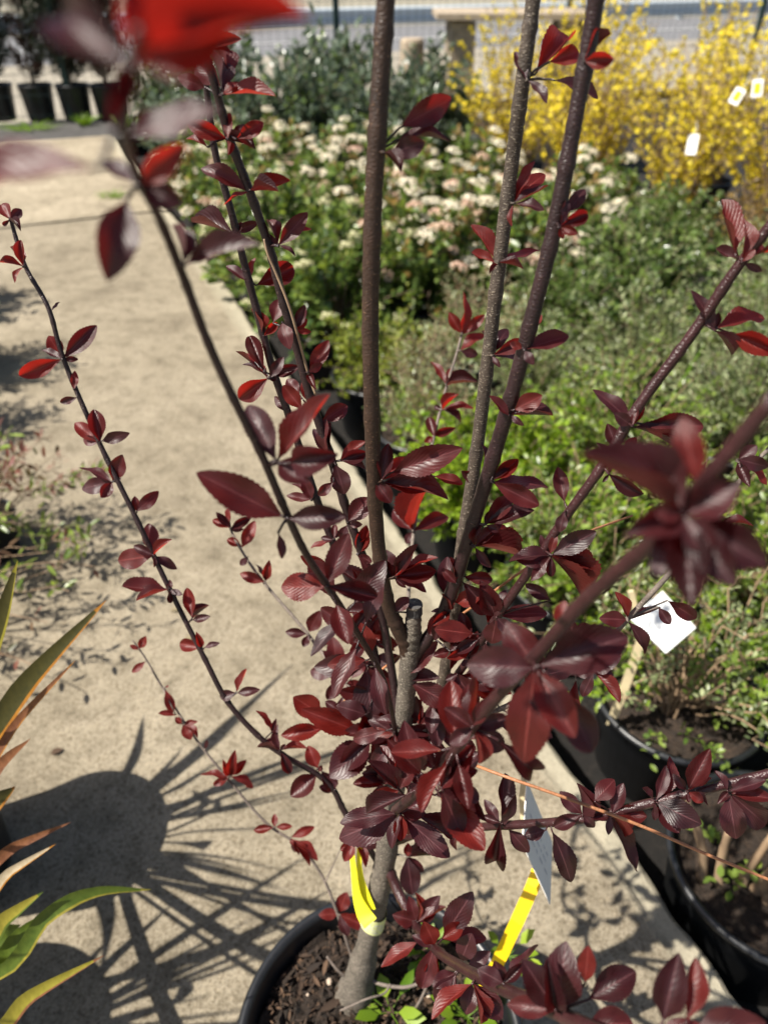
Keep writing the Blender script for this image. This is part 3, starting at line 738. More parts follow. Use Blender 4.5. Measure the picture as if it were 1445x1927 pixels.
S_OR = strap('strap_orange', (.30, .11, .012), (.42, .19, .02), (.5, .2, .015))
S_BR = strap('strap_brown', (.12, .045, .022), (.26, .11, .05), (.3, .12, .03))
S_YE = strap('strap_yellow', (.20, .18, .02), (.34, .29, .04), (.36, .32, .03))
S_GR = strap('strap_green', (.05, .085, .010), (.11, .155, .02), (.16, .23, .016))
S_TA = strap('strap_tan', (.42, .33, .20), (.62, .52, .36), (.4, .3, .15))
PHB = Vector((-.885, .77, .36))
ph = thing('phormium', 'potted strap-leaved phormium with olive and orange-edged blades at the path side', 'phormium', (PHB.x, PHB.y, 0))
V, Fc = lathe(pot_profile(.155, .40), 40); PPOT = me_from('phormium_pot', V, Fc, M['pot'], smooth=True); PSOIL = soil_mesh(.144, 15, M['soil']); obj('pot', PPOT, ph)
obj('soil', PSOIL, ph, (0, 0, .36))
PH = ph
def blade(pts, wid, m1, m2=None, tw=0.0, r=.5, fold=.25):
    root = PHB + Vector((random.uniform(-.06, .06), random.uniform(-.06, .06), .0))
    me = blade_mesh([root] + list(pts), wid, m1, r, m2, fold, tw); obj('blade', me, PH, -Vector((PHB.x, PHB.y, 0)))
random.seed(4)
blade([P(-90, 1450, .97), P(60, 1275, .93), P(200, 1130, .92)], .027, S_OL, S_OR)
blade([P(-110, 1400, .92), P(-15, 1210, .86), P(34, 1055, .82)], .026, S_OL, S_YE)
blade([P(-100, 1510, .95), P(40, 1350, .92), P(142, 1243, .90)], .011, S_BR, S_OR)
blade([P(-100, 1560, .92), P(0, 1440, .90), P(58, 1390, .88)], .015, S_BR)
blade([P(-90, 1650, .95), P(30, 1592, .95), P(134, 1547, .96)], .014, S_BR)
blade([P(-90, 1710, .93), P(20, 1640, .9), P(106, 1588, .9)], .012, S_TA, S_OR)
PHB1, PHB = PHB, Vector((-.90, .40, .36))
PH = thing('phormium', 'green and yellow strap-leaved phormium low at the corner of the path', 'phormium', (PHB.x, PHB.y, 0))
obj('pot', PPOT, PH); obj('soil', PSOIL, PH, (0, 0, .36))
blade([P(-90, 1800, .93), P(10, 1728, .9), P(82, 1678, .9)], .020, S_YE, S_GR)
blade([P(-60, 1850, .93), P(90, 1722, .92), P(180, 1678, .94), P(285, 1674, .97)], .019, S_GR, S_YE)
blade([P(-80, 1860, .95), P(40, 1755, .93), P(150, 1690, .96)], .017, S_GR)
blade([P(-70, 1960, .9), P(60, 1872, .88), P(196, 1798, .88)], .018, S_YE, S_BR)
PHB2, PH2 = PHB, PH; PHB, PH = PHB1, ph
blade([P(-120, 1620, .98), P(-20, 1520, .98), P(30, 1480, 1.0)], .03, S_OL, S_OR)
blade([P(-100, 1900, 1.0), P(-10, 1770, 1.0), P(40, 1740, 1.02)], .03, S_GR)
rr = random.Random(12)                        # the rest of the clump, fanned up and out
for k in range(52):
    if k == 30: PHB, PH = PHB2, PH2
    a = rr.uniform(-1.3, 1.5) if k % 30 < 18 else rr.uniform(1.5, 4.6); tilt = rr.uniform(.15, .95); L_ = rr.uniform(.4, .75)
    d = Vector((math.cos(a) * math.sin(tilt), math.sin(a) * math.sin(tilt), math.cos(tilt)))
    tip = PHB + d * L_ + Vector((0, 0, -.12 * tilt))
    v = tip - CAM; dep = v.dot(FWD)
    if dep > .05 and CX + v.x / dep * F_PX > -10: tip.x -= .40; d.x -= .35
    mid = PHB + d * L_ * .5
    blade([mid, tip], rr.uniform(.024, .042), rr.choice([S_OL, S_GR, S_BR]), rr.choice([S_OR, S_YE, S_OL]), rr.uniform(-.4, .4))

def sprawler(name, label, loc, mats, seed, n, r, h, per, L, W, lean=(0, 0), potr=True, stem='stems'):
    rng = np.random.default_rng(seed); t = thing(name, label, 'potted plant', loc)
    k_ = .5 if lean[0] else .85
    if potr:
        for o in (obj('pot', POT_ME, t), obj('soil', SOIL_ME, t, (0, 0, (POT_H - .035) * k_))): o.scale = (k_,) * 3
    z0 = (POT_H - .035) * k_
    p = bez(rng, n, r, h, -.25, 9, .08, .015, .15); tt = np.linspace(0, 1, 9); p[:, :, 0] += tt ** 2 * lean[0]; p[:, :, 1] += tt ** 2 * lean[1]
    p[:, :, 2] = np.maximum(p[:, :, 2], .012 - z0)
    V, Fc = tubes_quick(p, .0028, .0011); obj('stems', me_from('stems', V, Fc, M[stem]), t, (0, 0, z0), kind='stuff')
    for k, m in enumerate(mats):
        obj(('leaves', 'tinted_leaves', 'low_leaves')[k], fol('leaves', foliage(rng, p[k::len(mats)], per, L, W, .35), G[m]), t, (0, 0, z0), kind='stuff')
    return t
sprawler('sprawling_shrub', 'sparse sprawling shrub with green and reddish narrow leaves at the path side', (-1.22, 1.78, 0), ['mid', 'redgreen', 'redgreen'], 3, 44, .34, .34, 26, .036, .010, (.10, -.05))
sprawler('sprawling_shrub', 'low shrub with pink-tinged trailing shoots above the phormium', (-1.28, 1.42, 0), ['redgreen', 'mid'], 5, 26, .34, .26, 14, .034, .011, (.22, .02), True, 'stems_pale')
sprawler('grey_shrub', 'grey-green feathery shrub at the left side of the path', (-1.98, 3.0, 0), ['grey', 'olive'], 6, 90, .33, .48, 36, .035, .009)
sprawler('grey_shrub', 'dark leafy shrub beyond the feathery one at the left side of the path', (-2.45, 3.7, 0), ['vib', 'mid'], 7, 80, .36, .5, 30, .04, .02)
sprawler('sprawling_shrub', 'bushy shrub at the left of the path between phormium and feathery shrub', (-1.85, 2.42, 0), ['mid', 'redgreen'], 8, 70, .30, .5, 26, .04, .013)

# ------------------------------------------------------------------ the purple-leaved plum in its pot
PC = PZ(715, 1955, .31); 
plum = thing('plum_shrub', 'tall purple-leaved plum shrub with many stems in a black pot on the path', 'shrub', (PC.x, PC.y, 0))
POFF = -Vector((PC.x, PC.y, 0))
V, Fc = lathe(pot_profile(.196, .315), 64); obj('pot', me_from('plum_pot', V, Fc, M['pot'], smooth=True), plum)
soil = obj('soil', soil_mesh(.182, 25, M['soil'], .016, 26, 60), plum, (0, 0, .27))
rng = np.random.default_rng(44)
def scatter_chips(n, R, L, seed):
    rng = np.random.default_rng(seed); a = rng.uniform(0, 6.283, n); r = R * np.sqrt(rng.uniform(0, 1, n))
    p = np.stack([r * np.cos(a), r * np.sin(a), rng.uniform(0, .014, n)], 1)
    d = unit(np.stack([rng.standard_normal(n), rng.standard_normal(n), rng.standard_normal(n) * .35], 1)); up = np.array([0, 0, 1.]) + rng.standard_normal((n, 3)) * .5
    sc = rng.uniform(.3, 1.3, n); return leaf_cloud(p, d, up, L * sc, L * .32 * sc, rng.uniform(0, 1, n) ** 1.7, .5)
c1, c2 = scatter_chips(2600, .172, .011, 3), scatter_chips(150, .165, .032, 4)
v = np.vstack([c1[0], c2[0]]); f_ = np.vstack([c1[1], c2[1] + len(c1[0])]); r_ = np.concatenate([c1[2] * .8, c2[2]]); obj('bark_chips', me_from('bark_chips', v, f_, M['chip'], r_), soil, (0, 0, 0), kind='stuff')
for k in range(26):
    a = rng.uniform(0, 6.283); r = .168 * math.sqrt(rng.uniform(0, 1)); s = rng.uniform(.0015, .0045)
    V, Fc = lathe([(0, -s * .7), (s * .8, -s * .4), (s, 0), (s * .7, s * .5), (0, s * .7)], 7)
    V = [(x * (1 + .3 * rng.standard_normal() * .4), y * 1.3, z) for x, y, z in V]
    obj('pebble', me_from('pebble', V, Fc, M['perlite'] if k % 3 else M['chip']), soil, (r * math.cos(a), r * math.sin(a), .012))

# stems: (name, bark, [(px, py, depth, diameter mm), ...]) from the foot outward
STEMS = {
 'T': ('trunk', 'bark_trunk', [(660, 1902, 1.13, 84), (672, 1856, 1.088, 50), (690, 1780, 1.035, 31), (712, 1680, .97, 29), (728, 1600, .925, 27), (740, 1500, .87, 24), (755, 1400, .815, 21.5), (764, 1310, .77, 20), (770, 1240, .735, 19), (773, 1205, .722, 21), (777, 1175, .708, 16), (779, 1150, .70, 13.6), (780, 1136, .694, 15)]),
 'S1': ('stem', 'bark_brown', [(770, 1245, .738, 15), (764, 1212, .722, 16), (748, 1180, .706, 14.5), (730, 1135, .688, 13), (716, 1060, .655, 12.5), (706, 950, .612, 12.2), (700, 780, .552, 12), (697, 600, .507, 11.8), (702, 400, .463, 11.4), (713, 200, .427, 11), (726, 0, .397, 10.5), (732, -120, .38, 10)]),
 'S2': ('stem', 'bark_purple', [(776, 1250, .74, 11.3), (788, 1222, .727, 13.1), (820, 1178, .708, 12.0), (850, 1112, .68, 12.4), (885, 1000, .635, 11.8), (925, 870, .59, 11.5), (962, 745, .552, 11.1), (1000, 600, .515, 10.6), (1040, 440, .482, 10.3), (1075, 260, .450, 9.9), (1108, 80, .422, 9.6), (1130, -60, .40, 9.1)]),
 'S3': ('stem', 'bark_mid', [(745, 1480, .86, 11.3), (800, 1380, .83, 11.8), (834, 1275, .795, 12.2), (850, 1170, .76, 12.2), (870, 1020, .71, 12.2), (895, 860, .665, 11.7), (915, 700, .622, 11.3), (935, 530, .58, 10.7), (960, 330, .538, 10.3), (982, 160, .50, 9.8), (1003, 0, .472, 9.4), (1018, -120, .45, 8.9)]),
 'R1': ('stem', 'bark_red', [(762, 1400, .81, 7.5), (830, 1310, .76, 7.7), (885, 1235, .71, 7.9), (945, 1145, .665, 7.9), (1005, 1060, .63, 7.9), (1062, 975, .60, 7.9), (1130, 880, .57, 7.9), (1200, 765, .545, 7.9), (1300, 630, .515, 7.6), (1385, 505, .485, 7.0), (1460, 410, .46, 6.6)]),
 'B': ('stem', 'bark_red', [(736, 1585, .915, 8.0), (740, 1560, .80, 8.0), (742, 1530, .66, 8.0), (760, 1512, .575, 7.8), (800, 1475, .52, 7.7), (860, 1405, .475, 7.5), (920, 1328, .43, 7.4), (1000, 1242, .385, 7.2), (1100, 1130, .335, 6.9), (1220, 1025, .285, 6.4), (1330, 900, .25, 5.9), (1460, 745, .22, 5.6)]),
 'R2': ('stem', 'bark_red', [(732, 1590, .92, 8), (800, 1566, .86, 8.3), (870, 1558, .80, 8.6), (950, 1553, .745, 8.6), (1080, 1543, .69, 8.6), (1190, 1519, .665, 8.4), (1320, 1487, .645, 8.2), (1460, 1452, .63, 8)]),
 'D': ('stem', 'bark_red', [(728, 1625, .935, 13), (748, 1675, .93, 13), (775, 1728, .90, 12), (800, 1765, .84, 10.5), (826, 1792, .74, 9.6), (868, 1820, .62, 9.2), (940, 1858, .52, 9), (1010, 1888, .455, 8.8), (1090, 1925, .41, 8.6), (1200, 1975, .37, 8)]),
 'L1': ('stem', 'bark_purple', [(722, 1640, .945, 8.1), (690, 1590, .935, 8.1), (650, 1530, .925, 7.7), (628, 1487, .915, 7.4), (597, 1457, .905, 7.0), (540, 1425, .895, 6.8), (490, 1388, .885, 6.5), (430, 1322, .87, 6.3), (385, 1238, .855, 5.9), (318, 1105, .835, 5.8), (252, 965, .81, 5.6), (190, 838, .79, 5.4), (122, 680, .765, 5.0), (92, 580, .745, 4.7), (48, 500, .735, 4.3), (20, 410, .72, 3.6)]),
 'L2': ('stem', 'twig_grey', [(676, 1845, 1.085, 5), (636, 1722, 1.06, 4.4), (604, 1645, 1.05, 4.2), (560, 1590, 1.045, 4), (500, 1548, 1.04, 3.8), (430, 1467, 1.03, 3.6), (370, 1392, 1.02, 3.4), (310, 1300, 1.01, 3), (275, 1240, 1.0, 2.6), (250, 1205, .995, 2)]),
 'L3': ('stem', 'twig_grey', [(750, 1440, .85, 5), (690, 1350, .88, 4.8), (640, 1275, .90, 4.6), (600, 1220, .915, 4.4), (560, 1170, .925, 4.2), (500, 1100, .94, 3.8), (465, 1052, .945, 3.4), (436, 1000, .95, 3), (430, 955, .95, 2.2)]),
 'M1': ('stem', 'bark_purple', [(757, 1395, .815, 9), (735, 1250, .79, 9), (712, 1130, .765, 9), (680, 1040, .74, 8.8), (652, 960, .72, 8.6), (622, 860, .69, 8.4), (585, 750, .66, 8.2), (558, 650, .632, 8), (532, 565, .61, 7.8), (508, 470, .588, 7.4), (470, 360, .56, 7), (432, 260, .535, 6.4), (410, 180, .515, 5.8), (378, 70, .49, 5)]),
 'M2': ('stem', 'bark_purple', [(748, 1445, .845, 8), (720, 1300, .825, 8), (690, 1170, .80, 8), (640, 1055, .77, 8), (600, 950, .745, 7.8), (570, 862, .725, 7.6), (545, 785, .705, 7.4), (515, 700, .685, 7.2), (492, 615, .665, 7), (465, 515, .64, 6.6), (436, 400, .61, 6.2), (405, 285, .583, 5.6), (388, 160, .555, 5), (370, 60, .53, 4.4)]),
 'A': ('stem', 'bark_purple', [(752, 1425, .835, 5.4), (725, 1290, .70, 5.3), (672, 1190, .585, 5.2), (622, 1112, .51, 5.0), (575, 1040, .465, 4.9), (535, 955, .432, 4.8), (490, 850, .402, 4.6), (440, 750, .375, 4.5), (390, 640, .35, 4.3), (345, 520, .32, 4.0), (300, 410, .285, 3.7), (262, 340, .25, 3.3), (236, 250, .20, 2.9), (245, 150, .15, 2.4), (262, 60, .128, 2.2)]),
 'R0': ('stem', 'twig_grey', [(758, 1370, .80, 5), (766, 1180, .86, 4.8), (772, 1060, .90, 4.6), (785, 960, .93, 4.4), (812, 840, .96, 4.2), (838, 735, .99, 3.8), (862, 655, 1.0, 3.4), (880, 575, 1.01, 2.8)]),
 'R3': ('stem', 'twig_grey', [(764, 1380, .80, 5.6), (900, 1350, .74, 5.4), (1030, 1290, .69, 5.2), (1120, 1230, .665, 5), (1180, 1165, .645, 4.8), (1245, 1095, .625, 4.6), (1330, 1000, .605, 4.2), (1395, 900, .59, 3.8), (1460, 830, .58, 3.4)]),
 'O1': ('twig', 'twig_orange', [(596, 1366, .88, 3.0), (640, 1327, .86, 3.0), (740, 1243, .80, 2.5), (870, 1155, .75, 2.5), (1000, 1062, .70, 2.5), (1090, 1008, .70, 2.4), (1190, 970, .70, 2.0)]),
 'O2': ('twig', 'twig_orange', [(760, 1385, .80, 2.5), (840, 1418, .70, 2.5), (925, 1452, .63, 2.6), (1060, 1500, .61, 2.7), (1200, 1552, .60, 2.7), (1330, 1608, .59, 2.5), (1470, 1665, .58, 2.4)]),
 'C1': ('twig', 'stems_pale', [(594, 742, .652, 2.3), (580, 702, .642, 2.3), (548, 588, .606, 2.3), (522, 520, .590, 2.2), (504, 478, .580, 1.9), (497, 450, .575, 1.4)]),
 'G1': ('twig', 'twig_grey', [(690, 1838, 1.07, 5), (715, 1852, 1.06, 5), (760, 1858, 1.05, 5), (800, 1850, 1.04, 4.5), (792, 1880, 1.05, 4), (762, 1927, 1.08, 3.4)]),
 'G2': ('twig', 'twig_grey', [(672, 1850, 1.085, 5), (640, 1830, 1.075, 4), (615, 1800, 1.075, 3.2)]),
 'G3': ('twig', 'twig_grey', [(735, 1852, 1.055, 3.6), (722, 1870, 1.05, 3), (690, 1880, 1.04, 3), (640, 1902, 1.05, 2.6)]),
 'G4': ('twig', 'twig_grey', [(612, 1660, 1.05, 2.4), (628, 1625, 1.05, 2), (640, 1600, 1.05, 1.6)]),
}
SP = {}
SV = {k: MB() for k in STEMS}
for k, (nm, bk, pts) in STEMS.items():
    pw = np.array([list(P(a, b, c)) + [a, b, c, d * .0005] for a, b, c, d in pts])
    n = max(24, len(pts) * 9); q = catmull(pw, n); SP[k] = q
    rs = q[:, 6].copy()
    if k in ('S1', 'S2', 'S3', 'R1', 'B', 'M1', 'M2', 'L1', 'A', 'R2', 'D'):       # knuckles where buds sit
        for c in range(4, n - 2, 9): rs[c] *= 1.13
    V, Fc = tube(q[:, :3], rs, 14 if k in ('T', 'S1', 'S2', 'S3') else 9, True, .045 if k == 'T' else .02, rng); SV[k].add(V, Fc)

def hero_leaf(seed, fold, curl, twist, roundness, rows=30, teeth=True):
    rng = np.random.default_rng(seed); V, Fc, UV = [], [], []
    cols = [-1, -.55, 0, .55, 1]
    for i in range(rows + 1):
        t = i / rows
        w_ = .5 * (math.sin(math.pi * t ** roundness) ** .74) * min(1, t / .34) ** .5 if 0 < t < 1 else 0
        wav = .035 * math.sin(t * 11 + seed)
        for c in cols:
            e = 1.0
            if abs(c) == 1 and teeth and 0 < i < rows: e = 1.035 if i % 2 else .962
            y = w_ * c * e; z = abs(y) * fold - curl * (t - .3) ** 2 * (1 if t > .3 else .3) + wav * abs(c) * w_ * 2
            a = twist * (t - .3); y, z2 = y * math.cos(a) - z * math.sin(a) * .5, z * math.cos(a) + y * math.sin(a)
            V.append((t, y, z2)); UV.append((t, .5 + .5 * c * (w_ * 2 if False else 1)))
    for i in range(rows):
        for j in range(4): Fc.append((i * 5 + j, (i + 1) * 5 + j, (i + 1) * 5 + j + 1, i * 5 + j + 1))
    return V, Fc, UV
def leaf_meshes(mat):
    out = []
    for s, (fo, cu, tw, ro) in enumerate([(.25, .12, .15, 1.08), (.5, .22, -.2, 1.2), (.15, .30, .3, 1.0), (.7, .10, .1, 1.12), (.35, -.14, -.35, 1.15), (.10, .18, .0, 1.28), (.9, .26, .25, 1.05), (.3, .42, -.1, 1.18)]):
        V, Fc, UV = hero_leaf(s, fo, cu, tw, ro); me = me_from('plum_leaf', V, Fc, mat, smooth=True)
        u = me.uv_layers.new(name='UVMap')
        for l in me.loops: u.data[l.index].uv = UV[l.vertex_index]
        out.append(me)
    return out
LM = {'d': leaf_meshes(M['leaf_dark']), 'm': leaf_meshes(M['leaf_mid']), 'r': leaf_meshes(M['leaf_red'])}

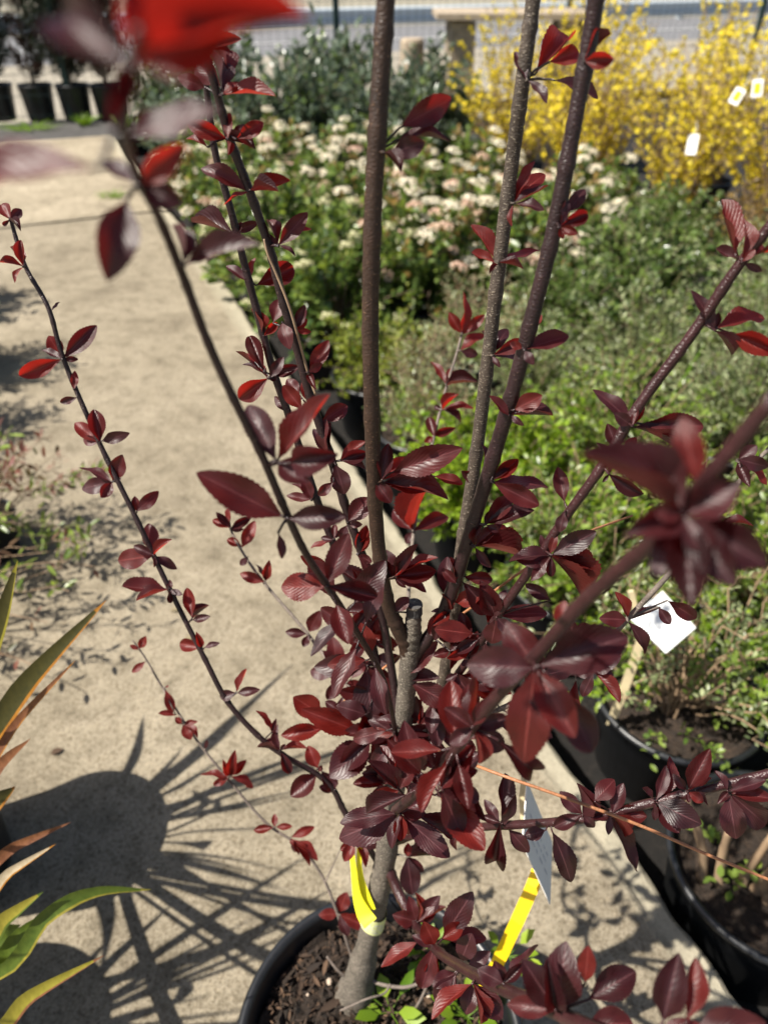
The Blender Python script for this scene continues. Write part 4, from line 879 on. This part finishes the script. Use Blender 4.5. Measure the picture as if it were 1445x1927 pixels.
# leaf clusters: stem, node; then for each leaf tip x, tip y, width, colour [, own base x, y]
LEAVES = '''
L1 20 414|2 384 25 r;42 393 18 d;6 424 8 d;40 432 8 d
L1 46 502|-2 491 14 r;38 450 17 r;24 527 7 r;22 462 12 r
L1 98 588|112 567 5 d
L1 118 676|92 632 42 r;183 612 32 d;40 706 32 r;148 676 11 d;78 657 13 d
L1 140 735|142 697 14 r;115 757 14 d 147 748
L1 190 832|140 794 26 r;177 769 30 m;241 816 22 d;154 828 20 m
L1 213 908|148 872 18 m;232 854 30 m;150 921 30 d;190 937 36 m;228 900 9 d
L1 258 964|300 924 24 m;254 934 16 m
L1 290 1046|219 1056 38 r;280 984 30 m;322 1014 12 r;251 1027 17 d;335 1070 17 d;292 1068 7 d
L1 318 1110|230 1106 22 m;256 1129 12 m;320 1091 14 m;343 1119 12 d;321 1136 10 d
L1 362 1165|352 1107 22 r;393 1138 9 d;395 1160 15 d
L1 383 1221|336 1211 24 r;370 1190 13 r;412 1209 10 d
L1 446 1304|468 1258 15 r;413 1312 24 d;486 1298 17 d
L1 512 1378|483 1336 12 r;520 1352 10 d
L1 528 1412|521 1364 15 d;484 1404 9 m;546 1456 19 d;578 1405 12 r;537 1400 8 d
L1 597 1452|580 1404 27 r 598 1447;547 1499 36 m;607 1440 12 m
L1 632 1488|606 1452 26 d;640 1445 12 d;600 1480 16 d
L2 262 1222|276 1196 15 r;245 1214 8 r
L2 276 1245|248 1266 13 r
L2 313 1295|326 1342 18 r;318 1290 9 r;298 1342 11 r 332 1346
L2 345 1362|360 1392 20 r;330 1350 13 r;372 1358 10 r;374 1386 9 r
L2 388 1410|390 1393 8 d
L2 432 1462|442 1415 20 r;377 1452 14 r;404 1477 14 r;463 1431 17 r;481 1478 13 r;420 1430 12 r
L2 517 1557|477 1563 15 r;517 1531 12 r;550 1555 12 r
L2 545 1578|552 1590 14 r;592 1556 17 r;576 1604 12 d;580 1632 17 r;602 1612 12 r;560 1610 10 r
L2 637 1720|600 1722 20 r;652 1681 32 r;656 1762 20 d;692 1744 24 r;662 1735 18 r
L3 434 995|400 978 15 r;433 949 9 r;407 964 14 d;473 972 17 d;459 996 10 d
L3 455 1030|427 1014 16 r;479 982 23 r
L3 466 1050|452 1064 15 d
L3 500 1097|451 1079 20 r;507 1056 17 r;484 1060 7 d
L3 580 1192|537 1189 18 d;602 1150 28 m;571 1217 15 d
L3 609 1215|613 1186 22 m
L3 640 1262|610 1225 17 d;632 1310 16 d;625 1280 14 d
M1 420 178|368 118 40 m 418 166;412 78 15 m 426 155;516 173 22 r;451 150 9 r;334 145 26 m 388 165;402 100 20 d
M1 382 88|451 72 26 r;439 93 14 d;340 75 18 m
M1 428 262|351 231 30 r;498 229 26 r 444 262;432 211 16 r;480 273 8 d;350 253 11 r 392 277;430 292 6 r
M1 470 360|379 308 30 m;546 339 24 r;524 357 9 d;417 379 8 r
M2 442 438|360 414 24 d;487 418 18 d;455 418 12 m
M1 524 462|503 414 18 m;579 400 30 m;584 421 20 r;495 438 14 d;558 478 8 d
M2 470 533|426 496 16 d;479 484 10 r;554 503 42 m 482 537
M1 552 622|526 564 28 m 514 608;572 573 18 d;578 601 18 r;586 625 12 r;545 654 28 m 530 606
M2 496 632|474 580 13 r;523 607 16 r
M2 507 712|469 631 28 m 498 700;446 657 13 r;458 678 13 d;448 753 36 r;563 690 22 d 512 705;533 673 20 d;521 713 14 d
M1 580 702|619 640 28 r;606 684 16 r;594 732 14 m
M2 552 778|513 746 17 d;545 780 16 r
M1 596 792|533 725 28 r 570 772;540 712 24 m 565 745;655 762 30 m 602 796;570 716 20 r 585 760
M1 614 862|592 802 22 d;620 795 22 d;576 842 15 m;605 790 14 m
M1 632 872|649 931 56 d;598 934 19 m 628 906;600 850 14 m
M2 588 942|539 932 17 m;570 899 22 m;553 903 13 m
M1 654 985|695 936 42 m;681 987 14 m;640 1016 20 d
M2 628 1016|583 1028 10 r;604 1012 11 d;640 998 10 d;630 985 12 m
M1 672 1042|690 988 24 r;700 1058 16 m;696 1012 16 r;706 1090 18 m
M2 622 1075|564 1045 24 r;608 1100 18 d
M1 640 868|686 829 18 r;692 852 26 d;690 881 16 d
A 615 1102|527 1106 52 r;658 1002 44 m;712 1122 36 d;656 1212 40 m 632 1135;560 1084 17 d
A 537 975|371 890 64 m;652 972 44 d;532 1052 16 d 524 1002;480 970 16 d
A 520 868|463 755 52 d;629 744 50 r;632 856 54 d 545 872;580 908 50 d
A 345 500|484 452 44 d;330 420 20 d
A 262 350|206 516 74 d 240 372;342 384 52 d;346 272 46 r;190 300 30 d
A 238 262|402 196 48 d;350 215 34 d
A 250 125|570 12 100 r;330 -90 110 r;110 20 90 d;300 -30 110 r;430 60 90 r;215 230 50 d
A 240 210|-90 335 62 m 190 318
S1 722 285|720 162 24 r 724 262;858 181 46 m 752 240;846 246 18 d 745 265;800 268 38 d 734 288;757 320 10 d
S1 718 905|699 858 18 r;731 834 28 d;767 860 30 r;862 846 50 m 735 890;844 932 38 m;872 910 18 r 815 896;736 946 42 m 706 905;806 925 30 m
R0 776 1000|739 957 30 m;846 970 28 m;800 908 22 r;764 1024 18 d
S1 740 1088|791 1024 28 m;723 1034 42 d;822 1074 34 m;803 1112 17 m;822 1045 9 r;764 1106 10 d;715 1050 22 m;770 1050 20 d
R0 868 628|880 548 18 r;845 588 20 r;913 592 20 r
R0 864 660|911 622 17 r;900 668 18 d
R0 840 726|811 678 15 r;869 698 14 r;897 715 17 d;850 690 12 r
R0 832 772|860 740 10 r;891 762 14 r;868 793 12 d;816 764 10 d
R0 816 822|806 784 19 m;798 832 13 r;857 805 16 m
S3 990 152|970 92 20 d;1076 58 42 r 1006 140;1030 192 14 d;1128 182 20 d 1040 150;1092 96 32 r 1030 118
S2 1096 115|1155 112 28 r;1148 60 13 r
S3 966 382|1001 300 19 r;1026 318 28 r;1032 353 13 d;1024 388 13 d;958 425 8 r
S3 936 495|889 420 22 r;937 442 17 r;886 478 12 r;1016 465 14 r;986 501 8 d;920 515 8 d
S3 925 670|910 620 13 d;956 612 24 d;990 642 26 m;940 690 10 d;1000 668 16 d
S3 902 908|867 885 20 d
S2 1052 428|1103 353 26 d 1062 405;1107 402 26 m;1086 440 17 r;1070 372 15 d;1060 450 12 r
S2 985 658|1072 630 32 m;1014 588 17 r;1004 686 17 d;960 645 20 r
S2 957 782|922 744 17 m;1020 744 34 r 966 772;1041 779 17 d;985 801 12 d
S2 925 905|907 832 19 d;976 864 26 r;1034 910 24 m;1012 950 36 m;960 880 14 m
S2 912 988|962 932 32 m;1001 955 30 d;940 1000 14 d;925 960 14 d
S2 893 1028|984 1008 17 r;987 1043 27 m;923 1069 17 d;908 985 15 m;940 985 22 m
S2 858 1098|850 1048 13 r;832 1070 18 m
S2 846 1150|808 1194 38 m;833 1117 9 r;811 1150 11 d;852 1138 9 r;812 1178 18 r
S2 846 1225|815 1234 24 m;860 1210 10 d
T 755 1272|822 1208 36 m;826 1274 24 d;852 1328 42 m 772 1284
T 742 1152|769 1124 32 m
M2 690 1252|594 1256 44 d;757 1362 44 m;752 1236 28 d;700 1355 66 d;742 1290 22 d;664 1238 22 d
M2 690 1200|732 1146 42 m;662 1238 24 d;742 1222 18 r;715 1190 22 r;750 1215 26 m
M2 698 1166|661 1143 26 d;700 1132 15 d;720 1125 20 m
M2 720 1280|636 1328 46 d 690 1345;612 1320 18 d 640 1338
M2 697 1390|621 1464 66 d;571 1336 44 r 676 1377;529 1384 30 r 612 1370;551 1310 42 r 608 1347;762 1396 46 d;718 1350 32 d;640 1452 40 d;720 1440 24 m;690 1330 40 m
T 786 1365|784 1307 24 d;798 1312 13 r;816 1330 38 d 826 1405;775 1372 16 d;810 1375 22 m;835 1350 26 m
B 750 1486|692 1431 30 d;723 1440 23 r;720 1400 24 m;779 1430 27 m;696 1511 32 r;770 1376 40 d 776 1440;745 1405 20 m
B 752 1530|631 1580 62 d;847 1614 42 d;854 1578 32 d 778 1530;732 1597 20 d;754 1583 26 r;812 1495 40 d;800 1530 30 m;770 1575 20 r;640 1545 36 d
B 826 1462|890 1402 44 m 826 1488;866 1568 46 m 832 1486;899 1506 26 d 860 1470;870 1430 26 m;840 1420 30 d;900 1450 26 m
B 890 1370|905 1440 18 r;836 1332 34 m;881 1288 30 m 880 1346;905 1268 19 m;952 1412 40 d;1010 1456 42 d 936 1392;960 1350 30 d;845 1400 30 d;920 1310 26 m
B 1008 1256|879 1252 74 d;952 1172 64 m;1184 1196 84 d;1082 1388 62 r;982 1448 80 r;1112 1412 62 d 1060 1300;1062 1132 44 r 1050 1180;1030 1350 50 d
B 1285 970|1098 850 54 d;1282 788 54 r 1312 915;1225 836 44 m;1392 905 76 d;1178 1005 60 d;1446 1065 76 d;1302 1144 70 d;1384 1104 66 d;1232 1084 56 d;1340 1040 60 d;1230 960 50 m
R1 1396 492|1349 381 17 r 1384 482;1406 413 18 r;1344 470 15 d;1450 466 18 r;1434 511 14 d;1420 470 14 r
R1 1345 620|1307 546 27 d;1442 583 26 r;1466 664 38 r 1374 628;1381 668 15 d;1352 588 14 d
R1 1190 802|1120 729 30 d;1156 778 24 d;1319 802 46 m 1208 798;1278 836 17 d;1212 764 14 r;1200 770 12 m
R1 1145 892|1142 797 24 d 1160 842;1124 833 18 d;1196 823 22 r 1174 852;1232 852 28 m 1176 856;1211 932 26 d;1176 918 11 d;1133 908 7 d
R1 1062 962|1049 878 28 m 1062 946;1052 1002 22 d;1082 962 11 d
R1 1035 1045|971 1050 42 d;1122 1000 38 d;1137 1068 36 r;1116 1080 32 d;1106 1122 24 r;1036 1086 17 d;1046 1005 15 r;1016 1008 15 d;1000 1092 22 m;958 1050 14 d
R1 934 1160|905 1094 40 m;950 1108 19 d;1032 1152 34 m;924 1214 38 m;990 1100 24 d 1036 1130;960 1190 24 d
R1 880 1240|872 1176 17 m;840 1192 18 d 866 1212;858 1172 11 d;868 1252 14 d;898 1188 24 m;905 1225 24 d
R1 862 1268|838 1280 32 d;885 1310 30 d;850 1310 26 m;905 1290 26 m
R1 815 1330|860 1320 24 m;790 1290 20 m;870 1345 24 d;812 1380 26 d;845 1300 20 m
R3 1180 1166|1128 1164 30 m;1242 1148 17 d;1260 1174 20 d 1238 1142;1224 1232 24 d;1312 1166 28 m 1255 1130;1160 1114 17 r
R3 1118 1262|1166 1322 22 r;1088 1272 32 d;1148 1258 28 d;1094 1312 22 d
R3 1385 866|1424 838 24 d;1450 880 28 d;1410 916 20 d;1450 905 12 r
R3 1350 985|1328 1022 22 r;1418 978 13 m;1300 1000 18 d
R2 942 1550|911 1504 20 d;946 1454 26 d;972 1500 19 d;931 1629 38 d;997 1607 28 d 956 1560;906 1536 15 d
R2 858 1563|857 1600 10 d
R2 1028 1562|987 1574 32 d
R2 1040 1562|1081 1666 36 d
R2 1096 1534|1054 1491 28 d;1093 1477 15 d;1040 1557 26 d;1120 1560 18 d
R2 1150 1532|1157 1466 34 m 1118 1508;1172 1474 26 d;1217 1536 34 m;1189 1637 32 d;1144 1571 13 d;1181 1573 11 r;1112 1540 18 d
R2 1232 1508|1254 1440 22 d;1272 1428 24 m;1205 1484 7 d;1320 1552 48 d;1278 1568 32 d;1233 1546 12 d
R2 1292 1488|1335 1409 36 m;1268 1460 17 d;1337 1460 13 r;1322 1508 22 r;1337 1512 14 d;1296 1510 9 d
R2 1370 1490|1350 1450 11 d;1440 1470 24 d;1385 1584 44 d;1452 1562 44 d;1455 1502 26 m;1350 1512 14 d
T 765 1612|768 1586 22 r;827 1607 17 d;776 1682 38 d;798 1642 16 d;790 1590 22 d
L1 668 1580|648 1622 22 r;714 1594 18 d;690 1632 16 r;640 1600 14 r
D 784 1736|826 1688 32 d;842 1710 16 m;751 1736 22 d;787 1681 6 r;740 1722 28 m;770 1690 22 m
D 818 1780|796 1731 34 r;714 1816 26 r 786 1772;794 1857 38 m;812 1834 26 r;775 1760 18 d
D 832 1768|886 1684 46 d;872 1738 28 r;917 1764 30 m;886 1760 38 d 866 1812;921 1792 26 d 880 1820
D 858 1832|814 1856 52 d;821 1892 46 d;840 1880 26 d
D 890 1850|808 1906 24 r;876 1912 32 d;946 1918 40 d;906 1928 20 r;920 1895 36 m
D 948 1852|898 1824 40 d;1016 1782 15 d;930 1806 28 d;985 1812 20 d
D 1048 1902|984 1808 54 d;1062 1790 84 d;1106 1784 32 r 1100 1852;1197 1826 54 d 1104 1882;1192 1925 76 m 1098 1930;952 1890 36 m;1030 1810 36 d
D 1230 1960|1277 1794 58 d 1246 1925;1312 1804 36 r 1290 1925;1440 1925 66 m 1300 1945;1340 1945 60 m
'''
rl = random.Random(20); n_leaf = 0; ALL = []
for line in LEAVES.strip().splitlines():
    hd, tl = line.split('|'); k, nx, ny = hd.split(); nx, ny = float(nx), float(ny); q = SP[k]
    i = int(np.argmin((q[:, 3] - nx) ** 2 + (q[:, 4] - ny) ** 2)); d0 = float(q[i, 5]); sp = Vector(q[i, :3]); srad = float(q[i, 6])
    for lf in tl.split(';'):
        a = lf.split(); tx, ty, wd, c = float(a[0]), float(a[1]), float(a[2]), a[3]
        bx, by = (float(a[4]), float(a[5])) if len(a) > 4 else (nx + rl.uniform(-2, 2), ny + rl.uniform(-2, 2))
        ln = math.hypot(tx - bx, ty - by) * d0 / F_PX
        toward = rl.uniform(-.006, .010); db = d0 - srad * .6 - toward
        if len(a) > 4: db = d0 - rl.uniform(-.004, .012)
        dt = db + ln * rl.uniform(-.42, .34)
        ALL.append((k, i, P(bx, by, db), P(tx, ty, dt), wd * d0 / F_PX, c, sp))
for k, lo, hi, m in (('M2', 1150, 1420, 5), ('M1', 1080, 1330, 3), ('T', 1370, 1520, 5), ('R1', 1180, 1380, 7), ('R3', 1240, 1375, 6), ('A', 1130, 1380, 4), ('S3', 1290, 1460, 4), ('L3', 1260, 1420, 2), ('B', 1390, 1500, 3), ('S2', 1060, 1200, 2)):
    q = SP[k]; ids = [i for i in range(len(q)) if lo < q[i, 4] < hi]           # short inner spurs in the crowded heart of the shrub
    for _ in range(m):
        i = rl.choice(ids); d0 = float(q[i, 5]); sp = Vector(q[i, :3]); a0 = rl.uniform(0, 6.283)
        for j in range(rl.randint(3, 5)):
            an = a0 + j * 1.4 + rl.uniform(-.4, .4); ln = rl.uniform(.026, .046); st = ln * rl.uniform(.12, .3)
            dr = (RGT * math.cos(an) + UPV * math.sin(an) + FWD * rl.uniform(-.6, .4)).normalized()
            tq = sp + dr * (st + ln * .6) - CAM; zx, zy = CX + tq.dot(RGT) / tq.dot(FWD) * F_PX, CY - tq.dot(UPV) / tq.dot(FWD) * F_PX
            if 722 < zx < 822 and 1090 < zy < 1345: continue                     # the fork of the trunk stays bare
            ALL.append((k, i, sp + dr * st, sp + dr * (st + ln), ln * rl.uniform(.3, .5), rl.choice('dddmmr'), sp))
order = sorted(range(len(ALL)), key=lambda j: -(ALL[j][3] - ALL[j][2]).length / max(.1, (ALL[j][2] - CAM).length))
REST = {'d': [], 'm': [], 'r': []}
for rank, j in enumerate(order):
    k, i, b, t, wd, c, sp = ALL[j]; ax = (t - b); ln = ax.length; ax.normalize()
    wd *= 1.04; wt = max(wd, .36 * ln); wt = min(wt, .62 * ln)
    roll = math.acos(max(.25, min(1, wd / wt)))
    view = (CAM - b).normalized(); n0 = (view - ax * view.dot(ax)).normalized()
    cand = [Matrix.Rotation(s * roll, 3, ax) @ n0 for s in (1, -1)]
    n = max(cand, key=lambda v: v.z + .25 * rl.uniform(-1, 1))
    y = n.cross(ax).normalized()
    me = LM[c][rl.randrange(8)]
    mat = Matrix((ax * ln, y * wt, n * ln * rl.uniform(.7, 1.25))).transposed().to_4x4(); mat.translation = b + POFF
    if rank < 300:
        o = obj('leaf', me, plum); o.matrix_local = mat
    else: REST[c].append((me, mat))
    L = (b - sp).length                                     # leaf stalk from the stem to the blade
    st = sp; m = st * .5 + b * .5 + Vector((0, 0, .001))
    V, Fc = tube(np.array([list(st), list(m), list(b), list(b + ax * ln * .06)]), [.0011, .0009, .0008, .0006], 5); SV[k].add(V, Fc)
print('plum leaves', len(ALL))
V, Fc, UVs, mi = [], [], [], []                              # the smallest leaves, past three hundred, as one mass
for ci, c in enumerate('dmr'):
    for me, mat in REST[c]:
        o_ = len(V); V += [mat @ v.co for v in me.vertices]; ul = me.uv_layers[0].data
        for pl in me.polygons:
            Fc.append(tuple(o_ + i for i in pl.vertices)); mi.append(ci); UVs += [tuple(ul[l].uv) for l in pl.loop_indices]
me = me_from('small_leaves', V, Fc, M['leaf_dark'], smooth=True); me.materials.append(M['leaf_mid']); me.materials.append(M['leaf_red'])
me.polygons.foreach_set('material_index', mi); ul = me.uv_layers.new(name='UVMap'); ul.data.foreach_set('uv', [x for q in UVs for x in q])
obj('small_leaves', me, plum, kind='stuff')
for k, (nm, bk, pts) in STEMS.items():
    o = obj(nm, SV[k].mesh(nm, M[bk], True), plum, POFF)
# sawn stub on top of the trunk
tp = P(780, 1136, .694)
V, Fc = tube([list(tp + Vector((0, 0, -.012))), list(tp + Vector((.0003, 0, .0)))], [.0079, .0070], 14); obj('cut_stub', me_from('cut_stub', V, Fc, M['strip']), plum, POFF)

# yellow strap label looped round the trunk
kb = P(672, 1590, .93)
tie = thing('strap_label', 'bright yellow strap label looped round the plum trunk', 'plant label', kb)
def ribbon(name, pts, wids, mat, parent, off, th=.0008):
    p = catmull([tuple(P(*q)) for q in pts], 26); w_ = np.interp(np.linspace(0, 1, 26), np.linspace(0, 1, len(wids)), wids)
    V, Fc = [], []
    for i in range(26):
        T = Vector(p[min(i + 1, 25)] - p[max(i - 1, 0)]).normalized(); c = Vector(p[i]); s = T.cross((CAM - c) + Vector((-.5, 0, .1))).normalized(); n = s.cross(T)
        for a, b in ((-1, -1), (1, -1), (1, 1), (-1, 1)): V.append(c + s * a * w_[i] / 2 + n * b * th / 2)
    for i in range(25):
        for j in range(4): Fc.append((i * 4 + j, i * 4 + (j + 1) % 4, i * 4 + 4 + (j + 1) % 4, i * 4 + 4 + j))
    Fc += [(3, 2, 1, 0), (100, 101, 102, 103)]
    return obj(name, me_from(name, V, Fc, mat), parent, off)
ribbon('strap', [(661, 1588, .925), (666, 1640, .935), (672, 1685, .945), (684, 1718, .945), (697, 1738, .940)], [.006, .008, .012, .019, .020], M['tie'], tie, -kb)
ribbon('strap', [(677, 1588, .93), (676, 1630, .94), (682, 1668, .95), (696, 1712, .953)], [.007, .008, .012, .016], M['tie'], tie, -kb)
V, Fc = [], []                                              # the printed end wraps the trunk
i0 = int(np.argmin(abs(SP['T'][:, 4] - 1722))); cT = Vector(SP['T'][i0, :3]); axT = Vector(SP['T'][i0 + 2, :3] - SP['T'][i0 - 2, :3]).normalized()
u = axT.cross(Vector((0, 1, 0))).normalized(); v = axT.cross(u); nn_ = 22
for i in range(nn_ + 1):
    a = math.radians(-150 + 300 * i / nn_) ; c = cT + ((-v if v.y > 0 else v) * math.cos(a) + u * math.sin(a)) * .0172
    for z in (-.019, .013): V.append(c + axT * (z + .006 * math.sin(a)))
for i in range(nn_): Fc.append((2 * i, 2 * i + 1, 2 * i + 3, 2 * i + 2))
bd = obj('printed_end', me_from('printed_end', V, Fc, M['tie_print'], smooth=True), tie, -kb)
V2, F2 = [], []
for r in range(4):
    for i in range(7, 15):
        if (i * 7 + r * 5) % 4 == 0: continue
        a0, a1 = Vector(V[2 * i]), Vector(V[2 * i + 1]); b0_, b1_ = Vector(V[2 * i + 2]), Vector(V[2 * i + 3]); f0, f1 = .2 + r * .17, .26 + r * .17; o_ = len(V2)
        for A, B_, f in ((a0, a1, f0), (b0_, b1_, f0), (b0_, b1_, f1), (a0, a1, f1)):
            q = A.lerp(B_, f); V2.append(q + (q - cT).normalized() * .0006)
        F2.append((o_, o_ + 1, o_ + 2, o_ + 3))
obj('printing', me_from('printing', V2, F2, M['ink']), bd)

# white card on a yellow stake in the plum pot
sb = P(905, 1875, 1.03)
lab = thing('stake_label', 'grey-white card on a bright yellow stake in the plum pot', 'plant label', sb)
obj('stake', strip('stake', [sb, P(945, 1793, .985), P(972, 1735, .95), P(1002, 1668, .935), P(1012, 1640, .945)], .017, .0015, M['yellow']), lab, -sb)
obj('stake_tip', strip('stake_tip', [P(1012, 1640, .950), P(985, 1560, .915), P(981, 1500, .905), P(986, 1460, .90)], .0065, .0015, M['bamboo']), lab, -sb)
cc = [P(981, 1588, .865), P(1033, 1702, .915), P(1037, 1585, .945), P(990, 1470, .895)]
me, n = card('card', cc, M['grey_card'], .0014); n = n if n.dot(CAM - cc[0]) > 0 else -n
c_ = obj('card', me, lab, -sb); scribble(c_, cc, n, 3, 4, M['ink'], (.3, .6))

# weeds and a few dead leaves in the plum pot
def weed(label, px, py, n, size, seed):
    rng = np.random.default_rng(seed); b = PZ(px, py, .275); t = thing('weed', label, 'weed', b, 0, 'weeds in the plum pot')
    ph = rng.uniform(0, 6.283, n); d = np.stack([np.cos(ph), np.sin(ph), rng.uniform(.2, 1.0, n)], 1)
    p = unit(d) * rng.uniform(.01, .03, (n, 1))
    V, Fc, r = leaf_cloud(p, d, np.array([0, 0, 1.]) + rng.standard_normal((n, 3)) * .3, size * rng.uniform(.6, 1.1, n), size * .6 * rng.uniform(.6, 1.1, n), rng.uniform(0, 1, n), .2)
    obj('leaves', me_from('leaves', V, Fc, G['bright'], r), t, kind='stuff')
    V, Fc = tubes_quick(np.stack([np.zeros_like(p), p * .5, p], 1), .001, .0008); obj('stems', me_from('stems', V, Fc, G['grass'], np.full(len(V), .4)), t, kind='stuff')
weed('broad-leaved green weed at the foot of the plum trunk', 735, 1905, 9, .04, 1)
weed('green weed under the low branch near the yellow stake', 800, 1790, 12, .03, 2)
weed('bright green weed at the front rim of the plum pot', 880, 1915, 16, .04, 3)
weed('small green weed behind the yellow stake', 955, 1800, 7, .03, 4)
# odd litter lying on the slab
for k, (px, py, lab_) in enumerate([(320, 1148, 'tan dead leaf lying alone on the path'), (345, 1205, 'yellowed dead leaf on the path beside the thin plum twig'), (95, 1420, 'dark dead leaf on the path near the phormium')]):
    b = PZ(px, py, .004); rng = np.random.default_rng(k)
    V, Fc, r = leaf_cloud(np.zeros((1, 3)), np.array([[1., .3 * k, .1]]), np.array([[0, 0, 1.]]), .03, .018, np.array([.5]), .5)
    o = obj('fallen_leaf', me_from('fallen_leaf', V, Fc, G['dry'] if k < 2 else M['chip'], r), None, b, label=lab_); o['category'] = 'leaf'
